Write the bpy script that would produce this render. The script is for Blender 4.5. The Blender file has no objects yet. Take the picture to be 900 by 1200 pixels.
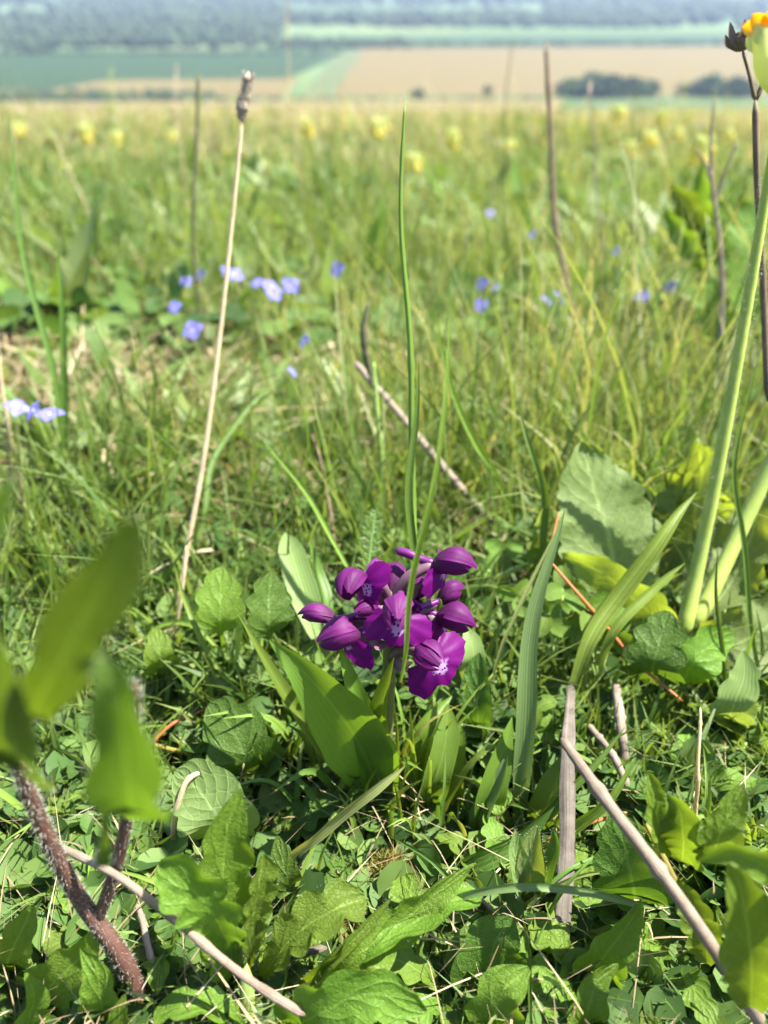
import bpy, math, random
import numpy as np

# ------------------------------------------------------------------ camera, sky, sun, exposure
S = bpy.context.scene
COL = S.collection
rng = np.random.default_rng(11)
random.seed(5)
FPX = 942.0
PITCH = math.radians(34.2)
CAM = np.array([0.0, 0.0, 0.162])

cam_data = bpy.data.cameras.new('camera')
cam = bpy.data.objects.new('camera', cam_data)
COL.objects.link(cam)
cam.location = CAM
cam.rotation_euler = (math.radians(90) - PITCH, 0, 0)
cam_data.sensor_fit = 'VERTICAL'
cam_data.sensor_height = 36.0
cam_data.lens = 36.0 * FPX / 1200.0
cam_data.clip_start = 0.004
cam_data.clip_end = 30000
cam_data.dof.use_dof = True
cam_data.dof.focus_distance = 0.165
cam_data.dof.aperture_fstop = cam_data.lens / 2.25
S.camera = cam

SUN_EL, SUN_AZ = math.radians(61), math.radians(78)      # azimuth: to the right of the view direction
world = bpy.data.worlds.new('World')
S.world = world
world.use_nodes = True
wn = world.node_tree
wn.nodes.clear()
sky = wn.nodes.new('ShaderNodeTexSky')
sky.sky_type = 'NISHITA'
sky.sun_disc = False
sky.sun_elevation = SUN_EL
sky.sun_rotation = SUN_AZ
bg = wn.nodes.new('ShaderNodeBackground')
bg.inputs['Strength'].default_value = 0.085
wo = wn.nodes.new('ShaderNodeOutputWorld')
wn.links.new(sky.outputs[0], bg.inputs[0])
wn.links.new(bg.outputs[0], wo.inputs[0])

sun_data = bpy.data.lights.new('sun', 'SUN')
sun_data.energy = 5.0
sun_data.angle = math.radians(0.53)
sun_data.color = (1.0, 0.955, 0.87)
sun = bpy.data.objects.new('sun', sun_data)
COL.objects.link(sun)
sun.rotation_euler = (-(math.pi / 2 - SUN_EL), 0, -SUN_AZ)
sun.location = (1, 3, 5)

S.view_settings.view_transform = 'Standard'
S.view_settings.look = 'None'
S.view_settings.exposure = 2.25
S.view_settings.gamma = 1.0
S.view_settings.use_curve_mapping = False
S.render.engine = 'CYCLES'
S.cycles.use_denoising = True
S.cycles.max_bounces = 6
S.cycles.diffuse_bounces = 3
S.cycles.glossy_bounces = 2
S.cycles.transmission_bounces = 4
S.cycles.volume_bounces = 0
S.cycles.adaptive_threshold = 0.03
S.cycles.transparent_max_bounces = 4
S.cycles.sample_clamp_indirect = 6.0

# ------------------------------------------------------------------ where a pixel of the 900x1200 photograph looks
FW = np.array([0, math.cos(PITCH), -math.sin(PITCH)])
UP = np.array([0, math.sin(PITCH), math.cos(PITCH)])
RT = np.array([1.0, 0, 0])

def ray(px, py):
    return FW + RT * ((px - 450) / FPX) + UP * ((600 - py) / FPX)

def V(px, py, Y):
    d = ray(px, py)
    return CAM + d * (Y / d[1])

def W(px, py, z):
    d = ray(px, py)
    return CAM + d * ((z - CAM[2]) / d[2])

def mpp(p):                                   # metres per pixel at a point
    return float(np.dot(np.asarray(p) - CAM, FW)) / FPX

# ------------------------------------------------------------------ the lie of the land
_ys = np.concatenate([np.linspace(-400, 0, 200), np.geomspace(0.05, 12000, 900)])
_sl = np.interp(_ys, [-400, -60, -40, 0, 3, 6, 14, 20, 260, 330, 420, 12000], [0, 0, .11, .11, .11, .145, .16, .3, .3, .12, 0, 0])
_zs = -np.concatenate([[0], np.cumsum((_sl[1:] + _sl[:-1]) / 2 * np.diff(_ys))])
_zs -= np.interp(0, _ys, _zs)
VALLEY = float(_zs[-1])

def gz(x, y):
    x = np.asarray(x, float); y = np.asarray(y, float)
    z = np.interp(y, _ys, _zs)
    near = np.exp(-np.maximum(0, y - 1) / 6)
    z = z + near * (.0035 * np.sin(x * 41 + 1.3) * np.cos(y * 37) + .0025 * np.sin(x * 93 + y * 71) + .006 * np.sin(x * 9 + y * 7 + .4) * np.minimum(1, np.abs(y) * 2))
    return z

def GY(py, h=0.0):                            # distance at which the ray of a row meets the turf
    d = ray(450, py)
    s = -d[2] / d[1]
    return (CAM[2] - h) / (s - .11)

# ------------------------------------------------------------------ materials
def lin(c):
    return tuple(c) + (1.0,) if len(c) == 3 else tuple(c)

class NT:
    def __init__(self, name):
        self.m = bpy.data.materials.new(name)
        self.m.use_nodes = True
        self.t = self.m.node_tree
        self.t.nodes.clear()
        self.out = self.t.nodes.new('ShaderNodeOutputMaterial')
    def n(self, typ, **kw):
        nd = self.t.nodes.new(typ)
        for k, v in kw.items():
            if k.startswith('i_'):
                nd.inputs[k[2:].replace('_', ' ')].default_value = v
            else:
                setattr(nd, k, v)
        return nd
    def l(self, a, b):
        self.t.links.new(a, b)
    def math(self, op, a, b=None, clamp=False):
        nd = self.t.nodes.new('ShaderNodeMath'); nd.operation = op; nd.use_clamp = clamp
        for i, v in enumerate((a, b)):
            if v is None: continue
            if hasattr(v, 'is_output'): self.l(v, nd.inputs[i])
            else: nd.inputs[i].default_value = v
        return nd.outputs[0]
    def mix(self, fac, a, b, typ='MIX'):
        nd = self.t.nodes.new('ShaderNodeMix'); nd.data_type = 'RGBA'; nd.blend_type = typ
        for sock, v in ((nd.inputs[0], fac), (nd.inputs[6], a), (nd.inputs[7], b)):
            if hasattr(v, 'is_output'): self.l(v, sock)
            else: sock.default_value = lin(v) if isinstance(v, (tuple, list)) else v
        return nd.outputs[2]
    def ramp(self, fac, stops):
        nd = self.t.nodes.new('ShaderNodeValToRGB')
        el = nd.color_ramp.elements
        while len(el) < len(stops): el.new(0.5)
        for e, (p, c) in zip(el, stops):
            e.position = p; e.color = lin(c)
        self.l(fac, nd.inputs[0])
        return nd.outputs[0]
    def noise(self, scale, detail=3, vec=None, rough=.55):
        nd = self.n('ShaderNodeTexNoise'); nd.inputs['Scale'].default_value = scale
        nd.inputs['Detail'].default_value = detail; nd.inputs['Roughness'].default_value = rough
        if vec is not None: self.l(vec, nd.inputs['Vector'])
        return nd.outputs['Fac']
    def bump(self, h, strength=.3, dist=.001):
        nd = self.n('ShaderNodeBump'); nd.inputs['Strength'].default_value = strength; nd.inputs['Distance'].default_value = dist
        self.l(h, nd.inputs['Height']); return nd.outputs[0]
    def finish(self, col, rough=.5, trans=None, tcol=None, bump=None, spec=.4, sheen=0.0, sss=0.0):
        p = self.n('ShaderNodeBsdfPrincipled')
        for sock, v in (('Base Color', col), ('Roughness', rough), ('Specular IOR Level', spec)):
            if hasattr(v, 'is_output'): self.l(v, p.inputs[sock])
            else: p.inputs[sock].default_value = lin(v) if isinstance(v, (tuple, list)) else v
        if sss:
            p.inputs['Subsurface Weight'].default_value = .85
            p.inputs['Subsurface Radius'].default_value = (1.0, .9, .4)
            p.inputs['Subsurface Scale'].default_value = sss
        if sheen: p.inputs['Sheen Weight'].default_value = sheen
        if bump is not None: self.l(bump, p.inputs['Normal'])
        if trans:
            tr = self.n('ShaderNodeBsdfTranslucent')
            if hasattr(tcol, 'is_output'): self.l(tcol, tr.inputs[0])
            else: tr.inputs[0].default_value = lin(tcol)
            mx = self.n('ShaderNodeMixShader'); mx.inputs[0].default_value = trans
            self.l(p.outputs[0], mx.inputs[1]); self.l(tr.outputs[0], mx.inputs[2])
            self.l(mx.outputs[0], self.out.inputs[0])
        else:
            self.l(p.outputs[0], self.out.inputs[0])
        return self.m

def stuff_mat(name, stops, trans=.42, rough=.45, spec=.4, tb=(1.5, 1.35, .7)):
    k = NT(name)
    a = k.n('ShaderNodeAttribute', attribute_name='tint')
    c = k.ramp(a.outputs['Fac'], stops)
    al = k.n('ShaderNodeAttribute', attribute_name='along')
    dry = k.math('MULTIPLY', k.math('POWER', al.outputs['Fac'], 6.0), .35)
    c2 = k.mix(dry, c, (.20, .15, .06))
    t = k.mix(1.0, c2, tb, 'MULTIPLY')
    return k.finish(c2, rough, trans, t, spec=spec)

def leaf_mat(name, dark, light, trans=.38, rough=.45, vein=.35, nside=7, spec=.22, scale=220, bumpy=.35, tb=(1.7, 1.5, .55), edge=None, spots=None, sheen=0.0, ribs=0):
    """a leaf with midrib and side veins drawn from its own u (across) and v (along)"""
    k = NT(name)
    uv = k.n('ShaderNodeUVMap')
    sx = k.n('ShaderNodeSeparateXYZ'); k.l(uv.outputs[0], sx.inputs[0])
    tc = k.n('ShaderNodeTexCoord')
    nz = k.noise(scale, 4, tc.outputs['Object'])
    nz2 = k.noise(scale * .22, 2, tc.outputs['Object'])
    oi = k.n('ShaderNodeObjectInfo')
    c = k.mix(k.math('MULTIPLY', k.math('ADD', nz, nz2), .5), dark, light)
    hs = k.n('ShaderNodeHueSaturation')
    k.l(k.math('ADD', k.math('MULTIPLY', oi.outputs['Random'], .03), .485), hs.inputs['Hue'])
    k.l(k.math('ADD', k.math('MULTIPLY', oi.outputs['Random'], .4), .8), hs.inputs['Value'])
    k.l(c, hs.inputs['Color'])
    c = hs.outputs[0]
    ax = k.math('ABSOLUTE', k.math('SUBTRACT', sx.outputs['X'], .5))
    if ribs:                                                   # parallel veins
        w = k.math('SINE', k.math('MULTIPLY', sx.outputs['X'], ribs * 6.283))
        vm = k.math('MULTIPLY', k.math('ADD', w, 1.0), .5)
        c = k.mix(k.math('MULTIPLY', vm, vein * .5), c, tuple(min(1, x * 1.5) for x in light))
        rel = k.math('ADD', k.math('MULTIPLY', vm, .25), k.math('MULTIPLY', nz, .4))
    else:
        ph = k.math('SUBTRACT', sx.outputs['Y'], k.math('MULTIPLY', ax, .55))
        w = k.math('ABSOLUTE', k.math('SINE', k.math('MULTIPLY', ph, nside * 3.1416)))
        vm = k.math('SUBTRACT', 1.0, k.math('MULTIPLY', w, 6.0), True)
        c = k.mix(k.math('MULTIPLY', vm, vein * .4), c, tuple(min(1, x * 1.8 + .02) for x in light))
        rel = k.math('ADD', k.math('MULTIPLY', k.math('POWER', w, .5), .45), k.math('MULTIPLY', nz, .6))
    mid = k.math('SUBTRACT', 1.0, k.math('MULTIPLY', ax, 26.0), True)
    c = k.mix(k.math('MULTIPLY', mid, vein), c, tuple(min(1, x * 1.7 + .03) for x in light))
    if edge is not None:
        e = k.math('MULTIPLY', k.math('SUBTRACT', ax, .43, True), 12.0, True)
        c = k.mix(e, c, edge)
    if spots is not None:
        s = k.math('GREATER_THAN', k.noise(scale * .9, 1, tc.outputs['Object']), .66)
        c = k.mix(k.math('MULTIPLY', s, .7), c, spots)
    vo = k.n('ShaderNodeTexVoronoi', feature='DISTANCE_TO_EDGE'); vo.inputs['Scale'].default_value = scale * 2.6; k.l(tc.outputs['Object'], vo.inputs['Vector'])
    net = k.math('SUBTRACT', 1.0, k.math('MULTIPLY', vo.outputs['Distance'], 9.0), True)
    if not ribs:
        c = k.mix(k.math('MULTIPLY', net, .05), c, tuple(min(1, x * 1.9 + .02) for x in light))
        rel = k.math('SUBTRACT', rel, k.math('MULTIPLY', net, .15))
    wear = k.math('MULTIPLY', k.math('SUBTRACT', k.noise(scale * .5, 4, tc.outputs['Object'], .7), .66, True), 9.0, True)
    c = k.mix(k.math('MULTIPLY', wear, .35), c, (.17, .13, .045))
    t = k.mix(1.0, c, tb, 'MULTIPLY')
    b = k.bump(rel, bumpy, .0012)
    return k.finish(c, rough, trans, t, b, spec, sheen)

def stick_mat(name, dark, light, rough=.75, scale=900, stretch=.06, bands=0.0, trans=None, sss=0.0):
    """dry stalk: fibres drawn along v"""
    k = NT(name)
    uv = k.n('ShaderNodeUVMap')
    mp = k.n('ShaderNodeMapping'); mp.inputs['Scale'].default_value = (26, 1.6, 1)
    k.l(uv.outputs[0], mp.inputs[0])
    f = k.noise(1.0, 4, mp.outputs[0], .65)
    tc = k.n('ShaderNodeTexCoord')
    f2 = k.noise(scale * .35, 3, tc.outputs['Object'])
    h = k.math('ADD', k.math('MULTIPLY', f, .65), k.math('MULTIPLY', f2, .35))
    c = k.ramp(h, [(.3, dark), (.52, tuple((a + b) / 2 for a, b in zip(dark, light))), (.68, light)])
    st = k.math('MULTIPLY', k.math('SUBTRACT', k.noise(scale * .12, 4, tc.outputs['Object'], .7), .5, True), 4.0, True)
    c = k.mix(k.math('MULTIPLY', st, .6), c, tuple(x * .6 for x in dark))
    if bands:
        sx = k.n('ShaderNodeSeparateXYZ'); k.l(uv.outputs[0], sx.inputs[0])
        cb = k.n('ShaderNodeCombineXYZ'); k.l(k.math('MULTIPLY', sx.outputs['Y'], bands), cb.inputs[0])
        bb = k.math('MULTIPLY', k.math('SUBTRACT', k.noise(1.0, 1, cb.outputs[0]), .66, True), 25.0, True)
        c = k.mix(k.math('MULTIPLY', bb, .7), c, tuple(x * .35 for x in dark))
    b = k.bump(h, .6, .0006)
    if trans:
        return k.finish(c, rough, trans, c, b, .25)
    return k.finish(c, rough, bump=b, spec=.25, sss=sss)

def plain_mat(name, a, b, scale=300, rough=.6, trans=None, tb=(1.3, 1.2, .8), spec=.35, bump=.0, sss=0.0):
    k = NT(name)
    tc = k.n('ShaderNodeTexCoord')
    nz = k.noise(scale, 3, tc.outputs['Object'])
    c = k.mix(nz, a, b)
    bm = k.bump(nz, bump, .001) if bump else None
    if trans:
        return k.finish(c, rough, trans, k.mix(1.0, c, tb, 'MULTIPLY'), bm, spec)
    return k.finish(c, rough, bump=bm, spec=spec, sss=sss)

# ------------------------------------------------------------------ meshes and objects
def mesh_from(name, verts, faces, mat, uv=None, attrs=None, smooth=True):
    me = bpy.data.meshes.new(name)
    verts = np.asarray(verts, np.float32).reshape(-1, 3)
    if isinstance(faces, np.ndarray):
        nf, k = faces.shape
        me.vertices.add(len(verts)); me.vertices.foreach_set('co', verts.ravel())
        me.loops.add(nf * k); me.loops.foreach_set('vertex_index', faces.astype(np.int32).ravel())
        me.polygons.add(nf)
        me.polygons.foreach_set('loop_start', np.arange(0, nf * k, k, dtype=np.int32))
        me.polygons.foreach_set('loop_total', np.full(nf, k, np.int32))
        me.update(calc_edges=True)
    else:
        me.from_pydata([tuple(map(float, v)) for v in verts], [], faces)
        me.update()
    if uv is not None:
        lay = me.uv_layers.new(name='UVMap')
        idx = np.empty(len(me.loops), np.int32); me.loops.foreach_get('vertex_index', idx)
        lay.data.foreach_set('uv', np.asarray(uv, np.float32)[idx].ravel())
    for an, av in (attrs or {}).items():
        at = me.attributes.new(an, 'FLOAT', 'POINT'); at.data.foreach_set('value', np.asarray(av, np.float32))
    if smooth:
        me.polygons.foreach_set('use_smooth', np.ones(len(me.polygons), bool))
    if mat is not None: me.materials.append(mat)
    return me

def obj(name, me, parent=None, loc=None):
    o = bpy.data.objects.new(name, me)
    COL.objects.link(o)
    if parent is not None:
        o.parent = parent
        if loc is None: o.location = (-parent.location.x, -parent.location.y, -parent.location.z)   # world-space meshes
    if loc is not None: o.location = loc
    return o

def tag(o, label=None, cat=None, group=None, kind=None):
    if label: o['label'] = label
    if cat: o['category'] = cat
    if group: o['group'] = group
    if kind: o['kind'] = kind
    return o

def root(name, loc, label, cat, group=None):
    o = bpy.data.objects.new(name, None)
    COL.objects.link(o)
    o.location = loc
    o.empty_display_size = .01
    return tag(o, label, cat, group)

def copy_tree(o, parent=None):
    c = o.copy(); COL.objects.link(c)
    if parent is not None: c.parent = parent
    for ch in list(o.children): copy_tree(ch, c)
    return c

def nrm(a):
    a = np.asarray(a, float)
    return a / np.maximum(np.linalg.norm(a, axis=-1, keepdims=True), 1e-12)

def spline(pts, n):
    P = np.asarray(pts, float)
    if len(P) == 2:
        return P[0] + (P[1] - P[0]) * np.linspace(0, 1, n)[:, None]
    d = np.concatenate([[0], np.cumsum(np.linalg.norm(np.diff(P, axis=0), axis=1))]); d /= d[-1]
    m = np.gradient(P, d, axis=0)
    t = np.linspace(0, 1, n); i = np.clip(np.searchsorted(d, t) - 1, 0, len(P) - 2)
    h = (d[i + 1] - d[i])[:, None]; s = ((t - d[i])[:, None]) / h
    return ((2*s**3 - 3*s**2 + 1) * P[i] + (s**3 - 2*s**2 + s) * h * m[i] + (-2*s**3 + 3*s**2) * P[i+1] + (s**3 - s**2) * h * m[i+1])

def grid_mesh(name, P, mat, attrs=None):
    nv, nu, _ = P.shape
    i = np.arange(nv - 1)[:, None] * nu + np.arange(nu - 1)[None]
    f = np.stack([i, i + 1, i + nu + 1, i + nu], -1).reshape(-1, 4)
    u, v = np.meshgrid(np.linspace(0, 1, nu), np.linspace(0, 1, nv))
    return mesh_from(name, P.reshape(-1, 3), f, mat, np.stack([u, v], -1).reshape(-1, 2), attrs)

def frames(C, roll=0.0, view=None):
    T = nrm(np.gradient(C, axis=0))
    D = nrm(C - CAM) if view is None else np.broadcast_to(nrm(view), C.shape)
    s0 = np.cross(T, D)
    bad = np.linalg.norm(s0, axis=1) < .15
    s0[bad] = np.array([1.0, 0, 0])
    s0 = nrm(s0)
    b0 = np.cross(T, s0)
    r = np.radians(roll) * np.ones(len(C)) if np.isscalar(roll) else np.radians(np.interp(np.linspace(0, 1, len(C)), np.linspace(0, 1, len(roll)), roll))
    Sd = s0 * np.cos(r)[:, None] + b0 * np.sin(r)[:, None]
    N = np.cross(Sd, T)
    flip = np.sign(np.mean(np.sum(N * -D, axis=1))) or 1
    return T, Sd, N * flip

PROF = {
    'grass': [(0, .55), (.25, .95), (.5, 1), (.75, .72), (.9, .38), (1, .02)],
    'strap': [(0, .7), (.4, 1), (.8, .92), (.92, .6), (1, .04)],
    'lance': [(0, .3), (.2, .72), (.45, 1), (.7, .8), (.9, .35), (1, .02)],
    'spoon': [(0, .16), (.25, .18), (.42, .4), (.62, .88), (.8, 1), (.93, .9), (.98, .6), (1, .2)],
    'oval': [(0, .08), (.08, .4), (.3, .95), (.55, 1), (.8, .78), (.94, .42), (1, .05)],
    'egg': [(0, .1), (.1, .7), (.3, 1), (.55, .9), (.8, .62), (.93, .33), (1, .03)],
    'round': [(0, .2), (.1, .65), (.3, .97), (.55, 1), (.8, .8), (.93, .5), (1, .1)],
    'stalked': [(0, .09), (.35, .1), (.42, .55), (.55, .98), (.7, 1), (.88, .7), (.96, .4), (1, .05)],
}

def prof(kind, v):
    a = np.array(PROF[kind])
    w = np.interp(v, a[:, 0], a[:, 1])
    k = max(3, len(v) // 12) | 1
    p = np.pad(w, k // 2, mode='edge')
    w2 = np.convolve(p, np.ones(k) / k, 'valid')
    w2[-1] = w[-1]
    return w2

def leaf_mesh(name, C, width, kind, mat, roll=0.0, cup=.2, lobes=0, lobe=.15, wave=0.0, nwave=3, nv=26, nu=7, view=None, rough=0.0, wig=0.0):
    """C: control points (world). width: half width in metres."""
    C = spline(C, nv)
    if wig: C = wiggle(C, wig)
    T, Sd, N = frames(C, roll, view)
    v = np.linspace(0, 1, nv)
    w = prof(kind, v) * width
    L = R = np.ones(nv)
    if lobes:
        ph = rng.uniform(0, 1)
        env = np.clip(w / (width + 1e-9) * 1.6 - .3, 0, 1)
        L = 1 + lobe * env * (np.abs(np.sin(np.pi * (lobes * v + ph))) ** .7 * 3.2 - 2.0)
        R = 1 + lobe * env * (np.abs(np.sin(np.pi * (lobes * v + ph + .35))) ** .7 * 3.2 - 2.0)
    x = np.linspace(-1, 1, nu)
    P = np.zeros((nv, nu, 3))
    a1, a2 = rng.uniform(0, 6.28, 2)
    for j, xx in enumerate(x):
        ww = w * (L if xx < 0 else R)
        off = cup * w * xx * xx + wave * width * abs(xx) ** 1.5 * np.sin(nwave * 6.283 * v + (a1 if xx < 0 else a2))
        if rough:
            off = off + rough * width * (np.sin(v * 37 + xx * 9 + a1) * np.sin(xx * 7 + v * 19 + a2))
        P[:, j] = C + Sd * (ww * xx * (1 - .15 * abs(cup)))[:, None] + N * off[:, None]
    return grid_mesh(name, P, mat)

def wiggle(C, amt):
    n = len(C); L = np.linalg.norm(C[-1] - C[0]); t = np.linspace(0, 1, n)[:, None]
    a = rng.standard_normal((3, 3)) * amt * L; ph = rng.uniform(0, 6.28, 3)
    return C + sum(a[i] * np.sin((i + 1.3) * 3.6 * t + ph[i]) / (i + 1) for i in range(3)) * np.minimum(1, t * 4)

def tube_mesh(name, C, radii, mat, sides=8, n=None, flat=1.0, jitter=0.0, nodes=0, wig=0.0):
    n = n or max(8, 4 * len(C))
    C = spline(C, n)
    if wig: C = wiggle(C, wig)
    r = np.interp(np.linspace(0, 1, n), np.linspace(0, 1, len(radii)), radii)
    if jitter: r = r * (1 + jitter * rng.standard_normal(n))
    for q in range(nodes):
        t0 = (q + rng.uniform(.25, .75)) / nodes
        r = r * (1 + rng.uniform(.2, .4) * np.exp(-((np.linspace(0, 1, n) - t0) / .018) ** 2))
    T, Sd, N = frames(C)
    a = np.linspace(0, 2 * np.pi, sides + 1)
    P = C[:, None] + (Sd[:, None] * np.cos(a)[None, :, None] + N[:, None] * np.sin(a)[None, :, None] * flat) * r[:, None, None]
    P[0] = P[0] * .4 + C[0] * .6
    P[-1] = P[-1] * .3 + C[-1] * .7
    # closed, rounded ends
    P = np.concatenate([np.repeat(C[:1][:, None], sides + 1, 1), P, np.repeat(C[-1:][:, None], sides + 1, 1)])
    return grid_mesh(name, P, mat)

LIFT = [1.0]
def px_pts(pts):
    """(px, py, distance) control points to the world; the distances of unlisted points are filled in"""
    ys = [p[2] if len(p) > 2 else None for p in pts]
    k = [i for i, y in enumerate(ys) if y is not None]
    yy = np.interp(range(len(pts)), k, [ys[i] for i in k])
    yy = yy * np.concatenate([[1.0], np.full(len(pts) - 1, LIFT[0])])
    return np.array([V(p[0], p[1], y) for p, y in zip(pts, yy)])

def leaf(name, pts, wpx, kind, mat, parent=None, **kw):
    C = px_pts(pts)
    m = mpp(C.mean(axis=0))
    return obj(name, leaf_mesh(name, C, wpx / 2 * m, kind, mat, **kw), parent)

def tube(name, pts, wpx, mat, parent=None, **kw):
    C = px_pts(pts)
    ws = wpx if isinstance(wpx, (list, tuple)) else [wpx, wpx]
    idx = np.linspace(0, len(C) - 1, len(ws))
    rad = [w / 2 * mpp(C[int(round(i))]) for w, i in zip(ws, idx)]
    return obj(name, tube_mesh(name, C, rad, mat, **kw), parent)

def hairs_mesh(name, C, radii, count, length, thick, mat, n=40):
    C = spline(C, n)
    r = np.interp(np.linspace(0, 1, n), np.linspace(0, 1, len(radii)), radii)
    T, Sd, N = frames(C)
    i = rng.integers(0, n, count); a = rng.uniform(0, 6.283, count)
    f = rng.uniform(0, 1, count)[:, None]
    j = np.minimum(i + 1, n - 1)
    base = C[i] * (1 - f) + C[j] * f
    d = Sd[i] * np.cos(a)[:, None] + N[i] * np.sin(a)[:, None]
    b = base + d * (r[i] * .95)[:, None]
    dd = nrm(d + .35 * rng.standard_normal((count, 3)))
    ln = length * rng.uniform(.5, 1.2, count)[:, None]
    sd = nrm(np.cross(dd, rng.standard_normal((count, 3)))) * thick
    verts = np.stack([b - sd, b + sd, b + dd * ln], 1).reshape(-1, 3)
    return mesh_from(name, verts, np.arange(count * 3).reshape(-1, 3), mat)

def edge_hairs_mesh(name, C, width, kind, count, length, thick, mat, roll=0.0, cup=.2):
    """hairs standing off the rim and face of a leaf"""
    n = 60
    C = spline(C, n)
    T, Sd, N = frames(C, roll)
    w = prof(kind, np.linspace(0, 1, n)) * width
    i = rng.integers(2, n, count)
    x = np.where(rng.uniform(0, 1, count) < .55, rng.choice([-1, 1], count), rng.uniform(-1, 1, count))
    b = C[i] + Sd[i] * (w[i] * x)[:, None] + N[i] * (cup * w[i] * x * x)[:, None]
    dd = nrm(Sd[i] * np.sign(x)[:, None] * np.abs(x)[:, None] ** 2 + N[i] * rng.uniform(-.3, .8, count)[:, None] + T[i] * .4 + .3 * rng.standard_normal((count, 3)))
    ln = length * rng.uniform(.5, 1.2, count)[:, None]
    sd = nrm(np.cross(dd, rng.standard_normal((count, 3)))) * thick
    verts = np.stack([b - sd, b + sd, b + dd * ln], 1).reshape(-1, 3)
    return mesh_from(name, verts, np.arange(count * 3).reshape(-1, 3), mat)

def blades_arrays(base, height, width, lean, head, nseg, droop=.25, yaw=None):
    N = len(base)
    t = np.linspace(0, 1, nseg + 1)
    hd = np.stack([np.cos(head), np.sin(head), np.zeros(N)], 1)
    yaw = rng.uniform(0, 6.283, N) if yaw is None else yaw
    sd = np.stack([np.cos(yaw), np.sin(yaw), np.zeros(N)], 1)
    zz = height[:, None] * (t[None] - droop * np.minimum(lean, 1.6)[:, None] * t[None] ** 2.5)
    xy = (height * lean)[:, None] * t[None] ** 1.8
    C = base[:, None] + hd[:, None] * xy[..., None]
    C[..., 2] += zz
    kink = rng.standard_normal((N, 1, 3)) * (height * .05)[:, None, None] * np.sin(np.pi * t)[None, :, None]
    C = C + kink
    wt = np.interp(t, [0, .3, .7, 1], [.7, 1, .7, .05])
    o = sd[:, None] * (width[:, None] * wt[None] / 2)[..., None]
    P = np.stack([C - o, C + o], 2).reshape(N, -1, 3)
    q = np.arange(nseg)[:, None] * 2 + np.array([0, 1, 3, 2])[None]
    F = (np.arange(N)[:, None, None] * (nseg + 1) * 2 + q[None]).reshape(-1, 4)
    return P.reshape(-1, 3), F, np.broadcast_to(np.repeat(t, 2)[None], (N, (nseg + 1) * 2)).ravel()

def rot_mats(n, tilt, spin=None):
    """random rotations: spin about z, then tilt about a random level axis"""
    a = rng.uniform(0, 6.283, n) if spin is None else spin
    b = rng.uniform(0, 6.283, n)
    def rz(q):
        c, s = np.cos(q), np.sin(q); z = np.zeros(n); o = np.ones(n)
        return np.stack([np.stack([c, -s, z], -1), np.stack([s, c, z], -1), np.stack([z, z, o], -1)], 1)
    c, s = np.cos(tilt), np.sin(tilt); z = np.zeros(n); o = np.ones(n)
    rx = np.stack([np.stack([o, z, z], -1), np.stack([z, c, -s], -1), np.stack([z, s, c], -1)], 1)
    return rz(b) @ rx @ rz(a)

def scatter_arrays(tv, tf, loc, rot, scale):
    n, k = len(loc), len(tv)
    sc = scale[:, None] if scale.ndim == 1 else scale
    P = np.einsum('nij,nkj->nki', rot, tv[None] * sc[:, None]) + loc[:, None]
    Fa = (np.arange(n)[:, None, None] * k + tf[None]).reshape(-1, tf.shape[1])
    return P.reshape(-1, 3), Fa

def join_arrays(parts):
    vs, fs, al, ti, off = [], [], [], [], 0
    for p in parts:
        vs.append(p[0]); fs.append(p[1] + off); off += len(p[0])
        al.append(p[2]); ti.append(p[3])
    return np.concatenate(vs), np.concatenate(fs), {'along': np.concatenate(al), 'tint': np.concatenate(ti)}

def ico(sub=1):
    import bmesh
    bm = bmesh.new(); bmesh.ops.create_icosphere(bm, subdivisions=sub, radius=1)
    v = np.array([x.co[:] for x in bm.verts]); f = np.array([[q.index for q in p.verts] for p in bm.faces])
    bm.free(); return v, f

# ------------------------------------------------------------------ the setting: hillside, valley, fields
def ground_material():
    k = NT('soil_and_turf')
    g = k.n('ShaderNodeNewGeometry')
    sx = k.n('ShaderNodeSeparateXYZ'); k.l(g.outputs['Position'], sx.inputs[0])
    n1 = k.noise(60, 5, g.outputs['Position']); n2 = k.noise(420, 4, g.outputs['Position'])
    soil = k.ramp(n1, [(.3, (.018, .015, .008)), (.5, (.04, .038, .014)), (.7, (.075, .062, .022))])
    soil = k.mix(k.math('MULTIPLY', n2, .5), soil, (.05, .06, .015))
    n3 = k.noise(1.3, 4, g.outputs['Position'])
    far = k.ramp(n3, [(.3, (.10, .12, .035)), (.55, (.19, .165, .075)), (.75, (.26, .21, .11))])
    f = k.n('ShaderNodeMapRange'); f.inputs['From Min'].default_value = 1.5; f.inputs['From Max'].default_value = 6
    k.l(sx.outputs['Y'], f.inputs['Value'])
    c = k.mix(f.outputs[0], soil, far)
    n4 = k.noise(.004, 3, g.outputs['Position'])
    vale = k.ramp(n4, [(.35, (.045, .075, .03)), (.5, (.07, .11, .04)), (.65, (.10, .12, .05))])
    f2 = k.n('ShaderNodeMapRange'); f2.inputs['From Min'].default_value = 150; f2.inputs['From Max'].default_value = 420
    k.l(sx.outputs['Y'], f2.inputs['Value'])
    c = k.mix(f2.outputs[0], c, vale)
    return k.finish(c, .95, bump=k.bump(n2, .8, .002), spec=.1)

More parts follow.
